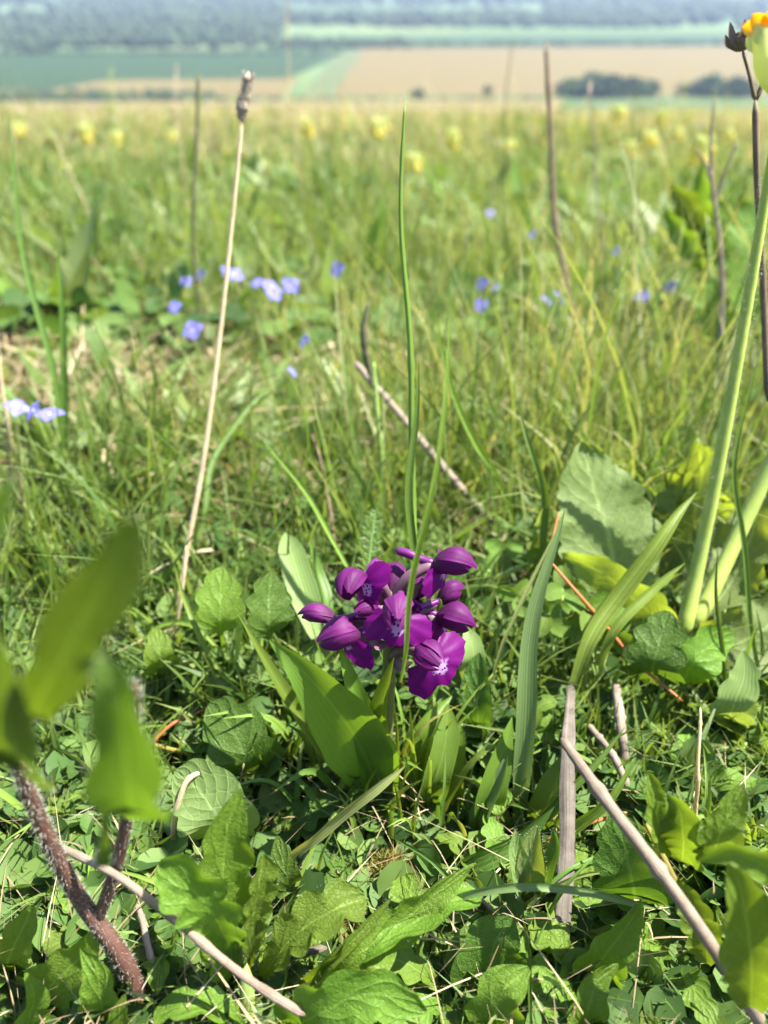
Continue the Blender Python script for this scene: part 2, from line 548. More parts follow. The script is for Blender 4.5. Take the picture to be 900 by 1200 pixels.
def build_ground():
    rad = np.concatenate([[0.0], np.geomspace(.02, 1.5, 90), np.geomspace(1.6, 9000, 90)])
    ang = np.linspace(0, 2 * np.pi, 181)
    Rr, A = np.meshgrid(rad, ang, indexing='ij')
    x, y = Rr * np.sin(A), Rr * np.cos(A)
    z = gz(x, y)
    z = z + np.where(Rr > 3600, 85 * np.clip((Rr - 3600) / 3500, 0, 1) ** 1.3 * (.8 + .25 * np.sin(A * 5 + 1) + .15 * np.sin(A * 11)), 0) * (y > 0)
    return tag(obj('ground', grid_mesh('ground', np.stack([x, y, z], -1)[:, ::-1], ground_material())), 'sloping chalk grassland falling away to the valley', 'ground', kind='structure')
build_ground()

def field_mat(name, a, b, stripe=0.0, ang=0.3):
    k = NT(name)
    g = k.n('ShaderNodeNewGeometry')
    n = k.noise(.02, 4, g.outputs['Position']); n2 = k.noise(.25, 3, g.outputs['Position'])
    c = k.mix(k.math('ADD', k.math('MULTIPLY', n, .7), k.math('MULTIPLY', n2, .3)), a, b)
    if stripe:
        mp = k.n('ShaderNodeMapping'); mp.inputs['Rotation'].default_value = (0, 0, ang); k.l(g.outputs['Position'], mp.inputs[0])
        w = k.n('ShaderNodeTexWave'); w.inputs['Scale'].default_value = .03; w.inputs['Distortion'].default_value = .4
        k.l(mp.outputs[0], w.inputs['Vector'])
        c = k.mix(k.math('MULTIPLY', w.outputs['Fac'], stripe), c, tuple(x * .8 for x in a))
    return k.finish(c, .95, spec=.1)

M_TAN = field_mat('bare_stubble', (.088, .068, .024), (.118, .092, .036), .25)
M_TAN2 = field_mat('dry_grass_field', (.095, .076, .028), (.125, .10, .042))
M_CROP = field_mat('dark_young_crop', (0.015, 0.033, 0.011), (0.023, 0.044, 0.015), .3)
M_PAST = field_mat('light_pasture', (0.037, 0.063, 0.024), (0.054, 0.082, 0.033))
M_PATH = field_mat('grass_track', (0.058, 0.075, 0.031), (0.075, 0.088, 0.037))
_layer = [0]
def field(name, poly, mat, label):
    _layer[0] += 1
    z = VALLEY + .25 + .06 * _layer[0]
    P = [W(px, py, z) for px, py in poly]
    nb = len(P)
    # a slab half a metre deep, so that its edges are real
    vs = P + [p - np.array([0, 0, .8]) for p in P]
    fs = [tuple(range(nb))] + [(i, i + nb, (i + 1) % nb + nb, (i + 1) % nb) for i in range(nb)]
    o = obj(name, mesh_from(name, vs, fs, mat, smooth=False))
    return tag(o, label, 'field', kind='structure')

field('tan_field', [(-500, 152), (1400, 152), (1400, 118), (620, 116), (330, 117), (-500, 124)], M_TAN2, 'dry tan field just beyond the meadow edge')
field('pasture', [(655, 150), (1400, 150), (1400, 112), (660, 112)], M_PAST, 'pale green pasture below the dark bushes')
field('stubble_field', [(380, 113), (1400, 110), (1400, 50), (420, 56)], M_TAN, 'broad tan stubble field in the valley')
field('stubble_strip', [(-300, 118), (60, 113), (330, 113), (352, 92), (110, 92), (-300, 97)], M_TAN, 'tan strip under the dark crop field')
field('crop_field', [(-500, 100), (55, 106), (120, 94), (338, 92), (396, 64), (330, 57), (-500, 66)], M_CROP, 'dark green crop field at the left')
field('grass_track', [(345, 117), (385, 117), (428, 57), (398, 62)], M_PATH, 'light green track between crop and stubble')
field('green_strip', [(330, 57), (1400, 50), (1400, 36), (420, 42), (330, 50)], M_CROP, 'dark green strip beyond the stubble field')
field('pasture', [(430, 47), (820, 43), (1300, 40), (1300, 34), (560, 37), (430, 41)], M_PAST, 'light green strip of far pasture')
field('pasture', [(330, 14), (520, 12), (620, 8), (330, 6)], M_PAST, 'small light field among the far woods')
field('pasture', [(800, 20), (1300, 16), (1300, 6), (830, 9)], M_PAST, 'light green field among woods at the right')
field('pasture', [(-300, 30), (140, 31), (230, 24), (60, 18), (-300, 17)], M_PAST, 'pale field among the woods at the left')
field('pasture', [(-900, 8), (700, 6), (1500, 2), (1500, -14), (-900, -12)], M_PAST, 'pale far slope across the valley')

# woods and hedges
def wood_mat(name, a, b):
    k = NT(name)
    g = k.n('ShaderNodeNewGeometry')
    n = k.noise(.12, 3, g.outputs['Position'])
    at = k.n('ShaderNodeAttribute', attribute_name='tint')
    c = k.mix(k.math('MULTIPLY', k.math('ADD', n, at.outputs['Fac']), .5), a, b)
    return k.finish(c, .9, spec=.1)
M_WOOD = wood_mat('far_foliage', (.014, .026, .014), (.045, .065, .028))
M_BUSH = wood_mat('bush_foliage', (.03, .055, .018), (.07, .11, .035))
M_BARK = plain_mat('bark', (.05, .04, .03), (.10, .08, .06), 8, .9)

_iv, _if = ico(2)
def lumpy(v, seed):
    r = np.random.default_rng(seed)
    k = r.standard_normal((5, 3)) * 2.4; p = r.uniform(0, 6.28, 5)
    d = 1 + .13 * sum(np.sin(v @ k[i] + p[i]) for i in range(5))
    return v * d[:, None]

def wood(name, bands, label):
    parts = []
    for (x0, x1, y0, y1, n, s) in bands:
        px = rng.uniform(x0, x1, n); py = y0 + (y1 - y0) * rng.uniform(0, 1, n)
        loc = np.array([W(a, b, VALLEY) for a, b in zip(px, py)])
        sc = s * rng.uniform(.45, 1.15, n)
        scale = np.stack([sc, sc, sc * rng.uniform(.75, 1.2, n)], 1)
        loc[:, 2] += scale[:, 2] * .7
        for q in range(4):
            m = np.arange(n) % 4 == q
            if not m.any(): continue
            P, Fa = scatter_arrays(lumpy(_iv, q), _if, loc[m], rot_mats(int(m.sum()), np.zeros(int(m.sum()))), scale[m])
            tint = np.repeat(rng.uniform(0, 1, int(m.sum())), len(_iv))
            parts.append((P, Fa, np.zeros(len(P)), tint))
    v, f, at = join_arrays(parts)
    return tag(obj(name, mesh_from(name, v, f, M_WOOD, attrs=at)), label, 'woods', kind='stuff')
wood('woodland', [(-300, 1200, 18, 30, 900, 10), (-300, 330, 30, 57, 900, 7), (-300, 60, 48, 64, 160, 6), (200, 330, 20, 34, 200, 9), (-300, 1200, -2, 7, 700, 14),
                  (430, 800, 20, 33, 420, 8), (640, 900, 8, 18, 300, 11), (60, 330, 6, 20, 300, 11), (330, 480, 49, 57, 130, 5), (860, 1200, 24, 37, 260, 8)],
     'dark blue-green woods across the far valley')
wood('hedge_line', [(-300, 250, 110, 119, 620, 2.6), (330, 900, 52, 54, 220, 3.0), (-300, 400, 62, 64.5, 240, 2.4), (250, 640, 116, 118, 160, 1.3)], 'low dark hedges along the field edges')

def field_bush(px, py, wid, hei, label):
    """a bush or small tree: trunk with limbs and a crown of many leaf-clump faces"""
    p = W(px, py, VALLEY + .4)
    r = root('field_bush', p, label, 'bush', 'bushes along the pasture edge')
    m = mpp(p); w, h = wid * m / 2, hei * m
    obj('trunk', tube_mesh('trunk', np.array([[0, 0, -.2], [.1, 0, h * .3], [0, .1, h * .6]]), [w * .09, w * .07, w * .03], M_BARK, 6), r, (0, 0, 0))
    n = 900
    d = nrm(rng.standard_normal((n, 3))) * (rng.uniform(.35, 1, n) ** .5)[:, None]
    lump = 1 + .22 * np.sin(d[:, 0] * 5 + px) * np.cos(d[:, 1] * 4 + py) + .12 * np.sin(d[:, 2] * 9)
    loc = d * lump[:, None] * np.array([w, w * .8, h * .5]) + np.array([0, 0, h * .52])
    tv = np.array([[-.5, -.4, 0], [.5, -.3, .12], [.4, .5, 0], [-.4, .4, .16]]) * w * .34
    P, Fa = scatter_arrays(tv, np.array([[0, 1, 2, 3]]), loc, rot_mats(n, rng.uniform(0, 3.1, n)), rng.uniform(.6, 1.3, n))
    me = mesh_from('crown', P, Fa, M_BUSH, attrs={'tint': np.repeat(rng.uniform(0, 1, n), 4)}, smooth=False)
    obj('crown', me, r, (0, 0, 0))
for a in [(668, 112, 34, 15, 'small dark bush at the left end of the pasture hedge'), (700, 112, 62, 18, 'wide dark bush in the middle of the pasture hedge'),
          (736, 112, 44, 16, 'low dark bush right of the wide hedge bush'), (760, 112, 24, 15, 'narrow bush at the right end of the hedge'),
          (802, 112, 20, 11, 'tiny bush before the gap in the pasture hedge'), (829, 112, 36, 19, 'tallest rounded bush at the right of the pasture'),
          (862, 112, 40, 15, 'dark bush beside the tallest pasture bush'), (571, 110, 11, 8, 'lone small bush on the tan field'), (490, 112, 14, 6, 'faint small bush in front of the stubble field')]:
    field_bush(*a)

# the air of the valley
def build_haze():
    k = NT('air')
    v = k.n('ShaderNodeVolumePrincipled')
    v.inputs['Color'].default_value = (.58, .72, 1.0, 1)
    v.inputs['Density'].default_value = 1.2e-4
    v.inputs['Anisotropy'].default_value = .35
    k.l(v.outputs[0], k.out.inputs['Volume'])
    z0, z1, r = VALLEY - 4, 14.0, 9400.0
    vs = [(x, y, z) for z in (z0, z1) for x, y in ((-r, -r), (r, -r), (r, r), (-r, r))]
    fs = [(3, 2, 1, 0), (4, 5, 6, 7), (0, 1, 5, 4), (1, 2, 6, 5), (2, 3, 7, 6), (3, 0, 4, 7)]
    tag(obj('haze', mesh_from('haze', vs, fs, k.m, smooth=False)), 'pale blue haze over the valley', 'haze', kind='stuff')
build_haze()

# ------------------------------------------------------------------ turf nobody could count
def spots(n, y0, y1, spread=.62, pad=.07):
    y = np.exp(rng.uniform(math.log(y0), math.log(y1), n))
    x = rng.uniform(-1, 1, n) * (spread * y + pad)
    return x, y

def patch(x, y, s, ph=0.0):
    return .5 + .25 * (np.sin(x * s + ph + 1.7 * np.sin(y * s * .7 + ph)) + np.cos(y * s * 1.1 - ph * 2 + 1.3 * np.sin(x * s * .8)))

ORCHID = V(452, 950, .125)
def keep_clear(x, y):
    """how tall turf may be: low in front of and around the orchid, so that it stands free"""
    lim = np.interp(y, [.05, .09, .13, .17, .24, .4, 1], [.010, .014, .026, .038, .050, .075, .09])
    d = np.hypot((x - ORCHID[0]) / .045, (y - ORCHID[1] + .005) / .03)
    return lim * np.clip(d, .45, 1.0)

def dry_here(x, y):
    return np.exp(-((x + .19) / .085) ** 2 - ((y - .405) / .085) ** 2)

M_GRASS = stuff_mat('meadow_grass', [(0, (.032, .070, .010)), (.3, (.070, .138, .022)), (.6, (.120, .19, .038)), (.85, (.20, .245, .070)), (1, (.35, .31, .15))], .46, .5, .3)
M_STRAW = stuff_mat('dry_thatch', [(0, (.09, .06, .03)), (.4, (.20, .15, .08)), (.8, (.32, .25, .14)), (1, (.44, .38, .26))], .25, .6, .25, (1.1, 1.0, .8))
M_COVER = stuff_mat('ground_cover_leaves', [(0, (.026, .058, .014)), (.5, (.06, .12, .026)), (1, (.11, .175, .04))], .38, .6, .2)
M_MOSS = stuff_mat('yellow_moss', [(0, (.05, .05, .010)), (.5, (.12, .105, .02)), (1, (.22, .17, .045))], .3, .8, .1)
M_PALEBLADE = stuff_mat('pale_meadow_grass', [(0, (.13, .18, .055)), (.5, (.22, .25, .09)), (1, (.38, .35, .18))], .42, .5)

def grass_field(name, n, y0, y1, hs, wd, nseg, mat, label, lean=(.1, .9), tint=(0, 1), clear=True, taper=1.0):
    x, y = spots(n, y0, y1)
    h = rng.uniform(hs[0], hs[1], n) * (.6 + .8 * patch(x, y, 14))
    if clear: h = np.minimum(h, keep_clear(x, y) * rng.uniform(.75, 1.25, n))
    h = h * (1 - .65 * dry_here(x, y))
    w = rng.uniform(wd[0], wd[1], n) * (1 + .35 * np.log1p(y * 1.5)) * taper
    base = np.stack([x, y, gz(x, y) - .002], 1)
    P, Fa, al = blades_arrays(base, h, w, rng.uniform(lean[0], lean[1], n), rng.uniform(0, 6.283, n), nseg)
    ti = np.clip(rng.uniform(tint[0], tint[1], n) * .6 + .4 * patch(x, y, 6, 2.0) * np.clip(.6 + y, .6, 1.2) + np.clip(.2 * (y - .9), 0, .5), 0, .99)
    return P, Fa, al, np.repeat(ti, (nseg + 1) * 2)

def stuff(name, parts, mat, label, cat):
    v, f, at = join_arrays(parts)
    return tag(obj(name, mesh_from(name, v, f, mat, attrs=at)), label, cat, kind='stuff')

def tussocks(nc, y0, y1, per, hs, wd, nseg):
    x0, y0_ = spots(nc, y0, y1)
    n = nc * per
    sp = .006 + .012 * np.repeat(rng.uniform(0, 1, nc), per)
    x = np.repeat(x0, per) + rng.normal(0, 1, n) * sp; y = np.repeat(y0_, per) + rng.normal(0, 1, n) * sp
    h = np.repeat(rng.uniform(*hs, nc), per) * rng.uniform(.5, 1.15, n)
    h = np.minimum(h, keep_clear(x, y) * 1.7) * (1 - .75 * dry_here(x, y))
    P, Fa, al = blades_arrays(np.stack([x, y, gz(x, y) - .002], 1), h, rng.uniform(*wd, n) * (1 + .3 * np.log1p(y)), rng.uniform(.05, .8, n), rng.uniform(0, 6.283, n), nseg)
    ti = np.clip(np.repeat(rng.uniform(.15, .85, nc), per) + rng.normal(0, .12, n), 0, .97)
    return P, Fa, al, np.repeat(ti, (nseg + 1) * 2)

stuff('meadow_grass', [
    grass_field('w', 900, .23, 1.2, (.07, .12), (.0007, .0013), 6, None, '', (.02, .5), clear=False),
    grass_field('w', 1500, 1.5, 9, (.08, .19), (.0014, .0026), 4, None, '', (.02, .5), clear=False),
    tussocks(300, .19, .7, 26, (.04, .085), (.0008, .0020), 6),
    tussocks(520, .5, 2.4, 26, (.05, .115), (.0012, .0026), 5),
    tussocks(260, 2, 9, 22, (.05, .11), (.003, .006), 4),
    grass_field('n', 17000, .055, .42, (.025, .06), (.0007, .0021), 5, None, ''),
    grass_field('m', 11000, .36, 1.7, (.025, .072), (.0010, .0022), 4, None, ''),
    grass_field('f', 24000, 1.4, 15, (.03, .075), (.0022, .0045), 3, None, '', tint=(.3, 1)),
], M_GRASS, 'short green turf grass covering the whole meadow', 'grass')
stuff('pale_grass', [
    grass_field('w', 900, .24, 1.1, (.07, .125), (.0005, .0010), 6, None, '', (.02, .45), clear=False),
    grass_field('m', 5000, .3, 1.7, (.04, .085), (.0008, .0018), 5, None, '', (.05, .5)),
    grass_field('f', 9000, 1.3, 9, (.05, .10), (.0016, .0030), 4, None, '', (.05, .5), clear=False),
], M_PALEBLADE, 'thin pale grass stalks standing above the turf', 'grass')

def thatch(n, y0, y1, ln, wd, seg=4):
    x, y = spots(n, y0, y1)
    m = rng.uniform(0, 1, n) < np.clip(.25 + 1.1 * patch(x, y, 7, .6) * (1.1 - .8 * (x > .05)) + 1.5 * np.exp(-((x + .19) / .11) ** 2 - ((y - .44) / .13) ** 2), .12, 1)
    x, y = x[m], y[m]; n = len(x)
    L = rng.uniform(*ln, n)
    base = np.stack([x, y, gz(x, y) + rng.uniform(0, .016, n)], 1)
    P, Fa, al = blades_arrays(base, L * rng.uniform(.08, .6, n), rng.uniform(*wd, n) * (1 + .4 * np.log1p(y * 1.5)), rng.uniform(.8, 5, n), rng.uniform(0, 6.283, n), seg, .12)
    return P, Fa, al * .5, np.repeat(rng.uniform(0, 1, n), (seg + 1) * 2)
def straw_patch(n, cx, cy, rx, ry):
    x = cx + rng.normal(0, rx, n); y = cy + rng.normal(0, ry, n); L = rng.uniform(.010, .030, n)
    P, Fa, al = blades_arrays(np.stack([x, y, gz(x, y) + rng.uniform(.004, .03, n)], 1), L * rng.uniform(.1, .8, n), rng.uniform(.0007, .0018, n), rng.uniform(.6, 4, n), rng.uniform(0, 6.283, n), 4, .12)
    return P, Fa, al * .5, np.repeat(rng.uniform(.3, 1, n), 10)
_sp = [(-.02, .34), (.12, .33), (-.10, .31), (.05, .50), (.24, .55), (-.05, .75), (.20, .80), (-.32, .70), (.38, .75), (.10, 1.1), (-.30, 1.2), (.45, 1.2)]
stuff('dry_thatch', [straw_patch(420, a, b, .035 + .05 * b, .03 + .05 * b) for a, b in _sp] + [straw_patch(4200, -.18, .405, .055, .05), straw_patch(350, -.08, .40, .03, .03), straw_patch(450, .09, .42, .04, .04), straw_patch(500, .02, .62, .06, .06),
      thatch(2000, .055, .2, (.006, .018), (.0002, .0005)), thatch(6500, .19, .45, (.012, .035), (.0004, .0011)), thatch(17000, .35, 1.8, (.02, .05), (.0008, .0018)), thatch(22000, 1.3, 15, (.04, .09), (.002, .0045))],
      M_STRAW, 'dead straw and dry stalks matted between the green blades', 'straw')

# small rounded leaflets of clover, medick and the like
_an = np.linspace(0, 6.283, 13)[:-1]
_lv = np.array([[0, .5, -.05]] + [[.44 * math.sin(q) * (1 - .12 * (math.cos(q) < -.9)), .5 - .5 * math.cos(q) * (.86 if math.cos(q) < -.95 else 1), .10 * abs(math.sin(q)) ** 1.5 + .03 * math.sin(3 * q)] for q in _an])
def leaflets(n, y0, y1, sz, hz):
    x, y = spots(n, y0, y1)
    m = rng.uniform(0, 1, n) < np.clip(-.1 + 1.3 * patch(x, y, 11, 3.1), .08, 1)
    x, y = x[m], y[m]; n = len(x)
    z = gz(x, y) + np.minimum(rng.uniform(*hz, n), keep_clear(x, y) * .6)
    s = rng.uniform(*sz, n) * (1 + .3 * np.log1p(y * 2))
    tf = np.array([[0, i + 1, (i + 1) % 12 + 1] for i in range(12)])
    P, Fa = scatter_arrays(_lv, tf, np.stack([x, y, z], 1), rot_mats(n, np.abs(rng.normal(.45, .45, n))), s)
    return P, Fa, np.tile(_lv[:, 1] * .4, n), np.repeat(np.clip(rng.normal(.5, .28, n), 0, 1), 13)
stuff('ground_cover', [leaflets(4200, .055, .2, (.004, .0105), (.001, .024)), leaflets(4500, .17, .5, (.004, .010), (.001, .03)), leaflets(11000, .4, 2.2, (.008, .022), (.004, .05))],
      M_COVER, 'small rounded leaves of low herbs filling the turf', 'ground cover')

def moss(n, cx, cy, rx, ry):
    x = cx + rng.normal(0, rx, n); y = cy + rng.normal(0, ry, n)
    base = np.stack([x, y, gz(x, y) + rng.uniform(-.001, .004, n) + .005 * np.exp(-((x - cx) / rx) ** 2 / 2 - ((y - cy) / ry) ** 2 / 2)], 1)
    P, Fa, al = blades_arrays(base, rng.uniform(.001, .0032, n), rng.uniform(.0002, .0006, n), rng.uniform(.3, 1.8, n), rng.uniform(0, 6.283, n), 2)
    return P, Fa, al * .3, np.repeat(rng.uniform(0, 1, n), 6)
mp = []
for px, py, n, rx, ry in [(455, 1040, 2200, .005, .003), (535, 1082, 2200, .0045, .003), (400, 1088, 1200, .005, .003), (470, 590, 1400, .008, .006), (520, 930, 900, .004, .003), (600, 625, 700, .006, .003), (330, 1150, 900, .006, .003)]:
    q = V(px, py, GY(py)); mp.append(moss(n, q[0], q[1], rx, ry))
stuff('yellow_moss', mp, M_MOSS, 'yellow-brown moss cushions on the bare soil', 'moss')

# fine green moss and seedlings between the larger leaves
def fine(n, y0, y1):
    x, y = spots(n, y0, y1)
    m = rng.uniform(0, 1, n) < np.clip(1.5 * patch(x, y, 33, 1.2) - .2, .05, 1)
    x, y = x[m], y[m]; n = len(x)
    base = np.stack([x, y, gz(x, y) + rng.uniform(0, .012, n)], 1)
    P, Fa, al = blades_arrays(base, rng.uniform(.002, .007, n), rng.uniform(.0003, .0008, n), rng.uniform(.3, 2.2, n), rng.uniform(0, 6.283, n), 2)
    return P, Fa, al * .3, np.repeat(rng.uniform(.1, .85, n), 6)
stuff('green_moss', [fine(6000, .055, .35)], M_GRASS, 'fine green moss and seedlings under the larger leaves', 'moss')

# upright lance leaves of herbs in loose patches, and bleached stalks towards the crest
def lance_leaves(n, y0, y1, hs):
    x, y = spots(n, y0, y1)
    m = rng.uniform(0, 1, n) < np.clip(1.9 * patch(x, y, 8, 4.0) - .75 + .5 * (x < -.05) * (y > .5), .03, 1)
    x, y = x[m], y[m]; n = len(x)
    h = rng.uniform(*hs, n); w = h * rng.uniform(.16, .30, n)
    P, Fa, al = blades_arrays(np.stack([x, y, gz(x, y) + .004], 1), h, w, rng.uniform(.2, 1.3, n), rng.uniform(0, 6.283, n), 5)
    return P, Fa, al * .2, np.repeat(rng.uniform(.1, 1, n), 12)
M_LANCE = stuff_mat('herb_leaves', [(0, (.06, .12, .025)), (.5, (.11, .175, .04)), (1, (.19, .25, .09))], .4, .5, .35)
stuff('meadow_herbs', [lance_leaves(4200, .28, .9, (.02, .05)), lance_leaves(6800, .7, 3.5, (.035, .075))], M_LANCE, 'loose patches of broader herb leaves in the meadow', 'herbs')
stuff('bleached_stalks', [grass_field('f', 9000, 1.5, 15, (.04, .10), (.0014, .003), 3, None, '', (.05, .6), clear=False), grass_field('m', 1500, .4, 1.6, (.03, .08), (.0006, .0013), 4, None, '', (.1, .9), clear=False)],
      M_STRAW, 'bleached grass stalks paling towards the meadow crest', 'straw')

# ------------------------------------------------------------------ materials of the single plants
G_BRIGHT = leaf_mat('blade_bright', (.10, .165, .022), (.15, .22, .04), .42, .4, .5, ribs=5, bumpy=.25, scale=500)
G_DEEP = leaf_mat('blade_deep', (.055, .105, .018), (.085, .145, .028), .36, .4, .4, ribs=5, bumpy=.25, scale=500)
G_BLUE = leaf_mat('blade_bluish', (.09, .155, .05), (.13, .20, .07), .38, .45, .25, ribs=7, bumpy=.15, scale=500, tb=(1.4, 1.4, .8))
G_PALE = leaf_mat('blade_pale', (.15, .19, .06), (.22, .25, .09), .42, .5, .4, ribs=4, bumpy=.2, scale=500)
G_YELLOW = leaf_mat('blade_yellowing', (.20, .19, .04), (.26, .22, .06), .42, .5, .4, ribs=4, bumpy=.2, scale=500)
L_ORCHID = leaf_mat('orchid_leaf', (.075, .13, .016), (.11, .175, .026), .44, .42, .25, ribs=11, bumpy=.12, scale=260, tb=(1.7, 1.5, .5))
L_DAISY = leaf_mat('daisy_leaf', (.075, .14, .012), (.125, .205, .026), .46, .5, .35, 6, bumpy=.6, scale=420, sheen=0)
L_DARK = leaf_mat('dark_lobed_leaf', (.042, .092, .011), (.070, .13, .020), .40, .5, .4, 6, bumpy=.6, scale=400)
L_COWSLIP = leaf_mat('cowslip_leaf', (.105, .16, .045), (.155, .215, .07), .44, .6, .55, 9, bumpy=.4, scale=160, sheen=0, tb=(2.2, 1.9, .35))
L_CLOVER = leaf_mat('clover_leaf', (.078, .145, .016), (.125, .20, .030), .44, .5, .35, 9, bumpy=.4, scale=500)
L_BROAD = leaf_mat('broad_pale_leaf', (.115, .165, .05), (.17, .22, .08), .38, .5, .4, 7, bumpy=.3, scale=160, tb=(1.2, 1.2, .7))
L_PALE = leaf_mat('pale_tongue_leaf', (.115, .17, .045), (.165, .22, .07), .36, .5, .3, ribs=9, bumpy=.2)
L_BACK = leaf_mat('near_hairy_leaf', (.055, .095, .014), (.095, .145, .025), .46, .6, .35, 6, bumpy=.5, scale=200, sheen=0, tb=(1.55, 1.65, .4))
M_STEM = plain_mat('green_stem', (.14, .21, .05), (.20, .28, .07), 300, .5, sss=.0015)
M_COWSTEM = plain_mat('cowslip_stem', (.20, .27, .045), (.28, .34, .075), 200, .6, sss=.003)
M_REDSTEM = plain_mat('red_hairy_stem', (.045, .018, .016), (.10, .05, .035), 250, .5, bump=.5)
M_HAIR = plain_mat('white_hairs', (.28, .29, .22), (.42, .42, .34), 100, .5, .4, (1, 1, 1))
M_CREAM = stick_mat('cream_stalk', (.25, .19, .115), (.42, .34, .23), sss=.002)
M_GREYSTICK = stick_mat('grey_dead_stem', (.10, .075, .055), (.28, .23, .18))
M_STICK = stick_mat('banded_stick', (.10, .072, .05), (.27, .21, .16), bands=13)
M_FLATSTICK = stick_mat('weathered_flat_stalk', (.032, .026, .02), (.17, .145, .115))
M_BROWN = stick_mat('brown_stalk', (.075, .05, .03), (.20, .145, .095))
M_OLIVE = stick_mat('olive_stalk', (.05, .055, .025), (.14, .13, .06))
M_RUST = plain_mat('rust_runner', (.26, .075, .025), (.40, .16, .05), 300, .5, .2)
M_SEED = plain_mat('seed_head', (.16, .12, .085), (.42, .35, .27), 800, .9, bump=.8)
M_CALYX = plain_mat('cowslip_calyx', (.48, .52, .20), (.60, .62, .28), 150, .55, .5, (1.2, 1.2, .6))
M_YELLOW = plain_mat('yellow_petal', (.78, .60, .05), (.82, .68, .10), 300, .5, .35, (1.1, 1.0, .5))
M_ORANGE = plain_mat('orange_petal', (.80, .36, .01), (.80, .48, .02), 200, .5, .35, (1.1, 1.0, .5))
M_BLUE = plain_mat('speedwell_petal', (.12, .11, .44), (.21, .20, .58), 800, .5, .35, (1, 1, 1))
M_WHITE = plain_mat('petal_eye', (.7, .7, .75), (.8, .8, .8), 300, .6)

# ------------------------------------------------------------------ the orchid
def petal_mat(name, a, b, vein, nveins):
    k = NT(name)
    uv = k.n('ShaderNodeUVMap'); sx = k.n('ShaderNodeSeparateXYZ'); k.l(uv.outputs[0], sx.inputs[0])
    tc = k.n('ShaderNodeTexCoord'); nz = k.noise(500, 3, tc.outputs['Object'])
    c = k.mix(nz, a, b)
    w = k.math('ABSOLUTE', k.math('SINE', k.math('MULTIPLY', k.math('ADD', sx.outputs['X'], k.math('MULTIPLY', nz, .05)), nveins * 3.1416)))
    vm = k.math('SUBTRACT', 1.0, k.math('MULTIPLY', w, 2.6), True)
    c = k.mix(k.math('MULTIPLY', vm, .4), c, vein)
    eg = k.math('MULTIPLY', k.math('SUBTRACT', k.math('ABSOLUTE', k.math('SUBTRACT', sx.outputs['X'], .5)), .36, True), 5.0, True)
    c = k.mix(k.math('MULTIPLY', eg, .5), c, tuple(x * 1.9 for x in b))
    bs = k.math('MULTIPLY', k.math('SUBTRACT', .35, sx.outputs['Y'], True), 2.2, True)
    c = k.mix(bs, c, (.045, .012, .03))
    t = k.mix(1.0, c, (1.7, 1.2, 1.7), 'MULTIPLY')
    return k.finish(c, .62, .40, t, k.bump(k.math('ADD', k.math('MULTIPLY', w, .2), k.math('MULTIPLY', nz, .7)), .3, .0004), .3, .0)

def lip_mat():
    k = NT('orchid_lip')
    uv = k.n('ShaderNodeUVMap'); sx = k.n('ShaderNodeSeparateXYZ'); k.l(uv.outputs[0], sx.inputs[0])
    tc = k.n('ShaderNodeTexCoord'); nz = k.noise(420, 3, tc.outputs['Object'])
    c = k.mix(nz, (.072, .0008, .076), (.130, .0018, .120))
    # pale spotted patch down the middle of the lip
    ax = k.math('ABSOLUTE', k.math('SUBTRACT', sx.outputs['X'], .5))
    pm = k.math('SUBTRACT', 1.0, k.math('ADD', k.math('MULTIPLY', ax, 5.0), k.math('MULTIPLY', k.math('SUBTRACT', sx.outputs['Y'], .46, True), 4.6)), True)
    pm = k.math('MULTIPLY', k.math('MULTIPLY', pm, k.math('ADD', nz, .35)), 2.4, True)
    c = k.mix(pm, c, (.36, .22, .42))
    vo = k.n('ShaderNodeTexVoronoi'); vo.inputs['Scale'].default_value = 1150; k.l(tc.outputs['Object'], vo.inputs['Vector'])
    sp = k.math('LESS_THAN', vo.outputs['Distance'], .30)
    zone = k.math('SUBTRACT', 1.0, k.math('ADD', k.math('MULTIPLY', ax, 3.4), k.math('MULTIPLY', k.math('SUBTRACT', sx.outputs['Y'], .6, True), 5.0)), True)
    c = k.mix(k.math('MULTIPLY', sp, k.math('GREATER_THAN', zone, .28)), c, (.045, .002, .085))
    rv = k.math('SUBTRACT', 1.0, k.math('MULTIPLY', k.math('ABSOLUTE', k.math('SINE', k.math('MULTIPLY', k.math('ADD', sx.outputs['X'], k.math('MULTIPLY', nz, .03)), 40.0))), 3.0), True)
    c = k.mix(k.math('MULTIPLY', rv, .3), c, (.035, .0005, .05))
    t = k.mix(1.0, c, (1.7, 1.1, 1.6), 'MULTIPLY')
    return k.finish(c, .5, .36, t, k.bump(nz, .3, .0004), .15, .0)

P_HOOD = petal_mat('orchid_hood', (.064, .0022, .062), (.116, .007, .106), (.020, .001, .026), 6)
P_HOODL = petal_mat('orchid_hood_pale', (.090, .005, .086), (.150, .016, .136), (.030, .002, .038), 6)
P_LIP = lip_mat()
P_SPUR = plain_mat('orchid_spur', (.095, .008, .10), (.15, .018, .15), 500, .4, .3, (1.4, 1.1, 1.4))
P_OVARY = plain_mat('orchid_ovary', (.10, .05, .07), (.17, .09, .13), 500, .45, .2)
P_STEM = plain_mat('orchid_stem', (.10, .13, .03), (.15, .15, .05), 200, .45, .25)

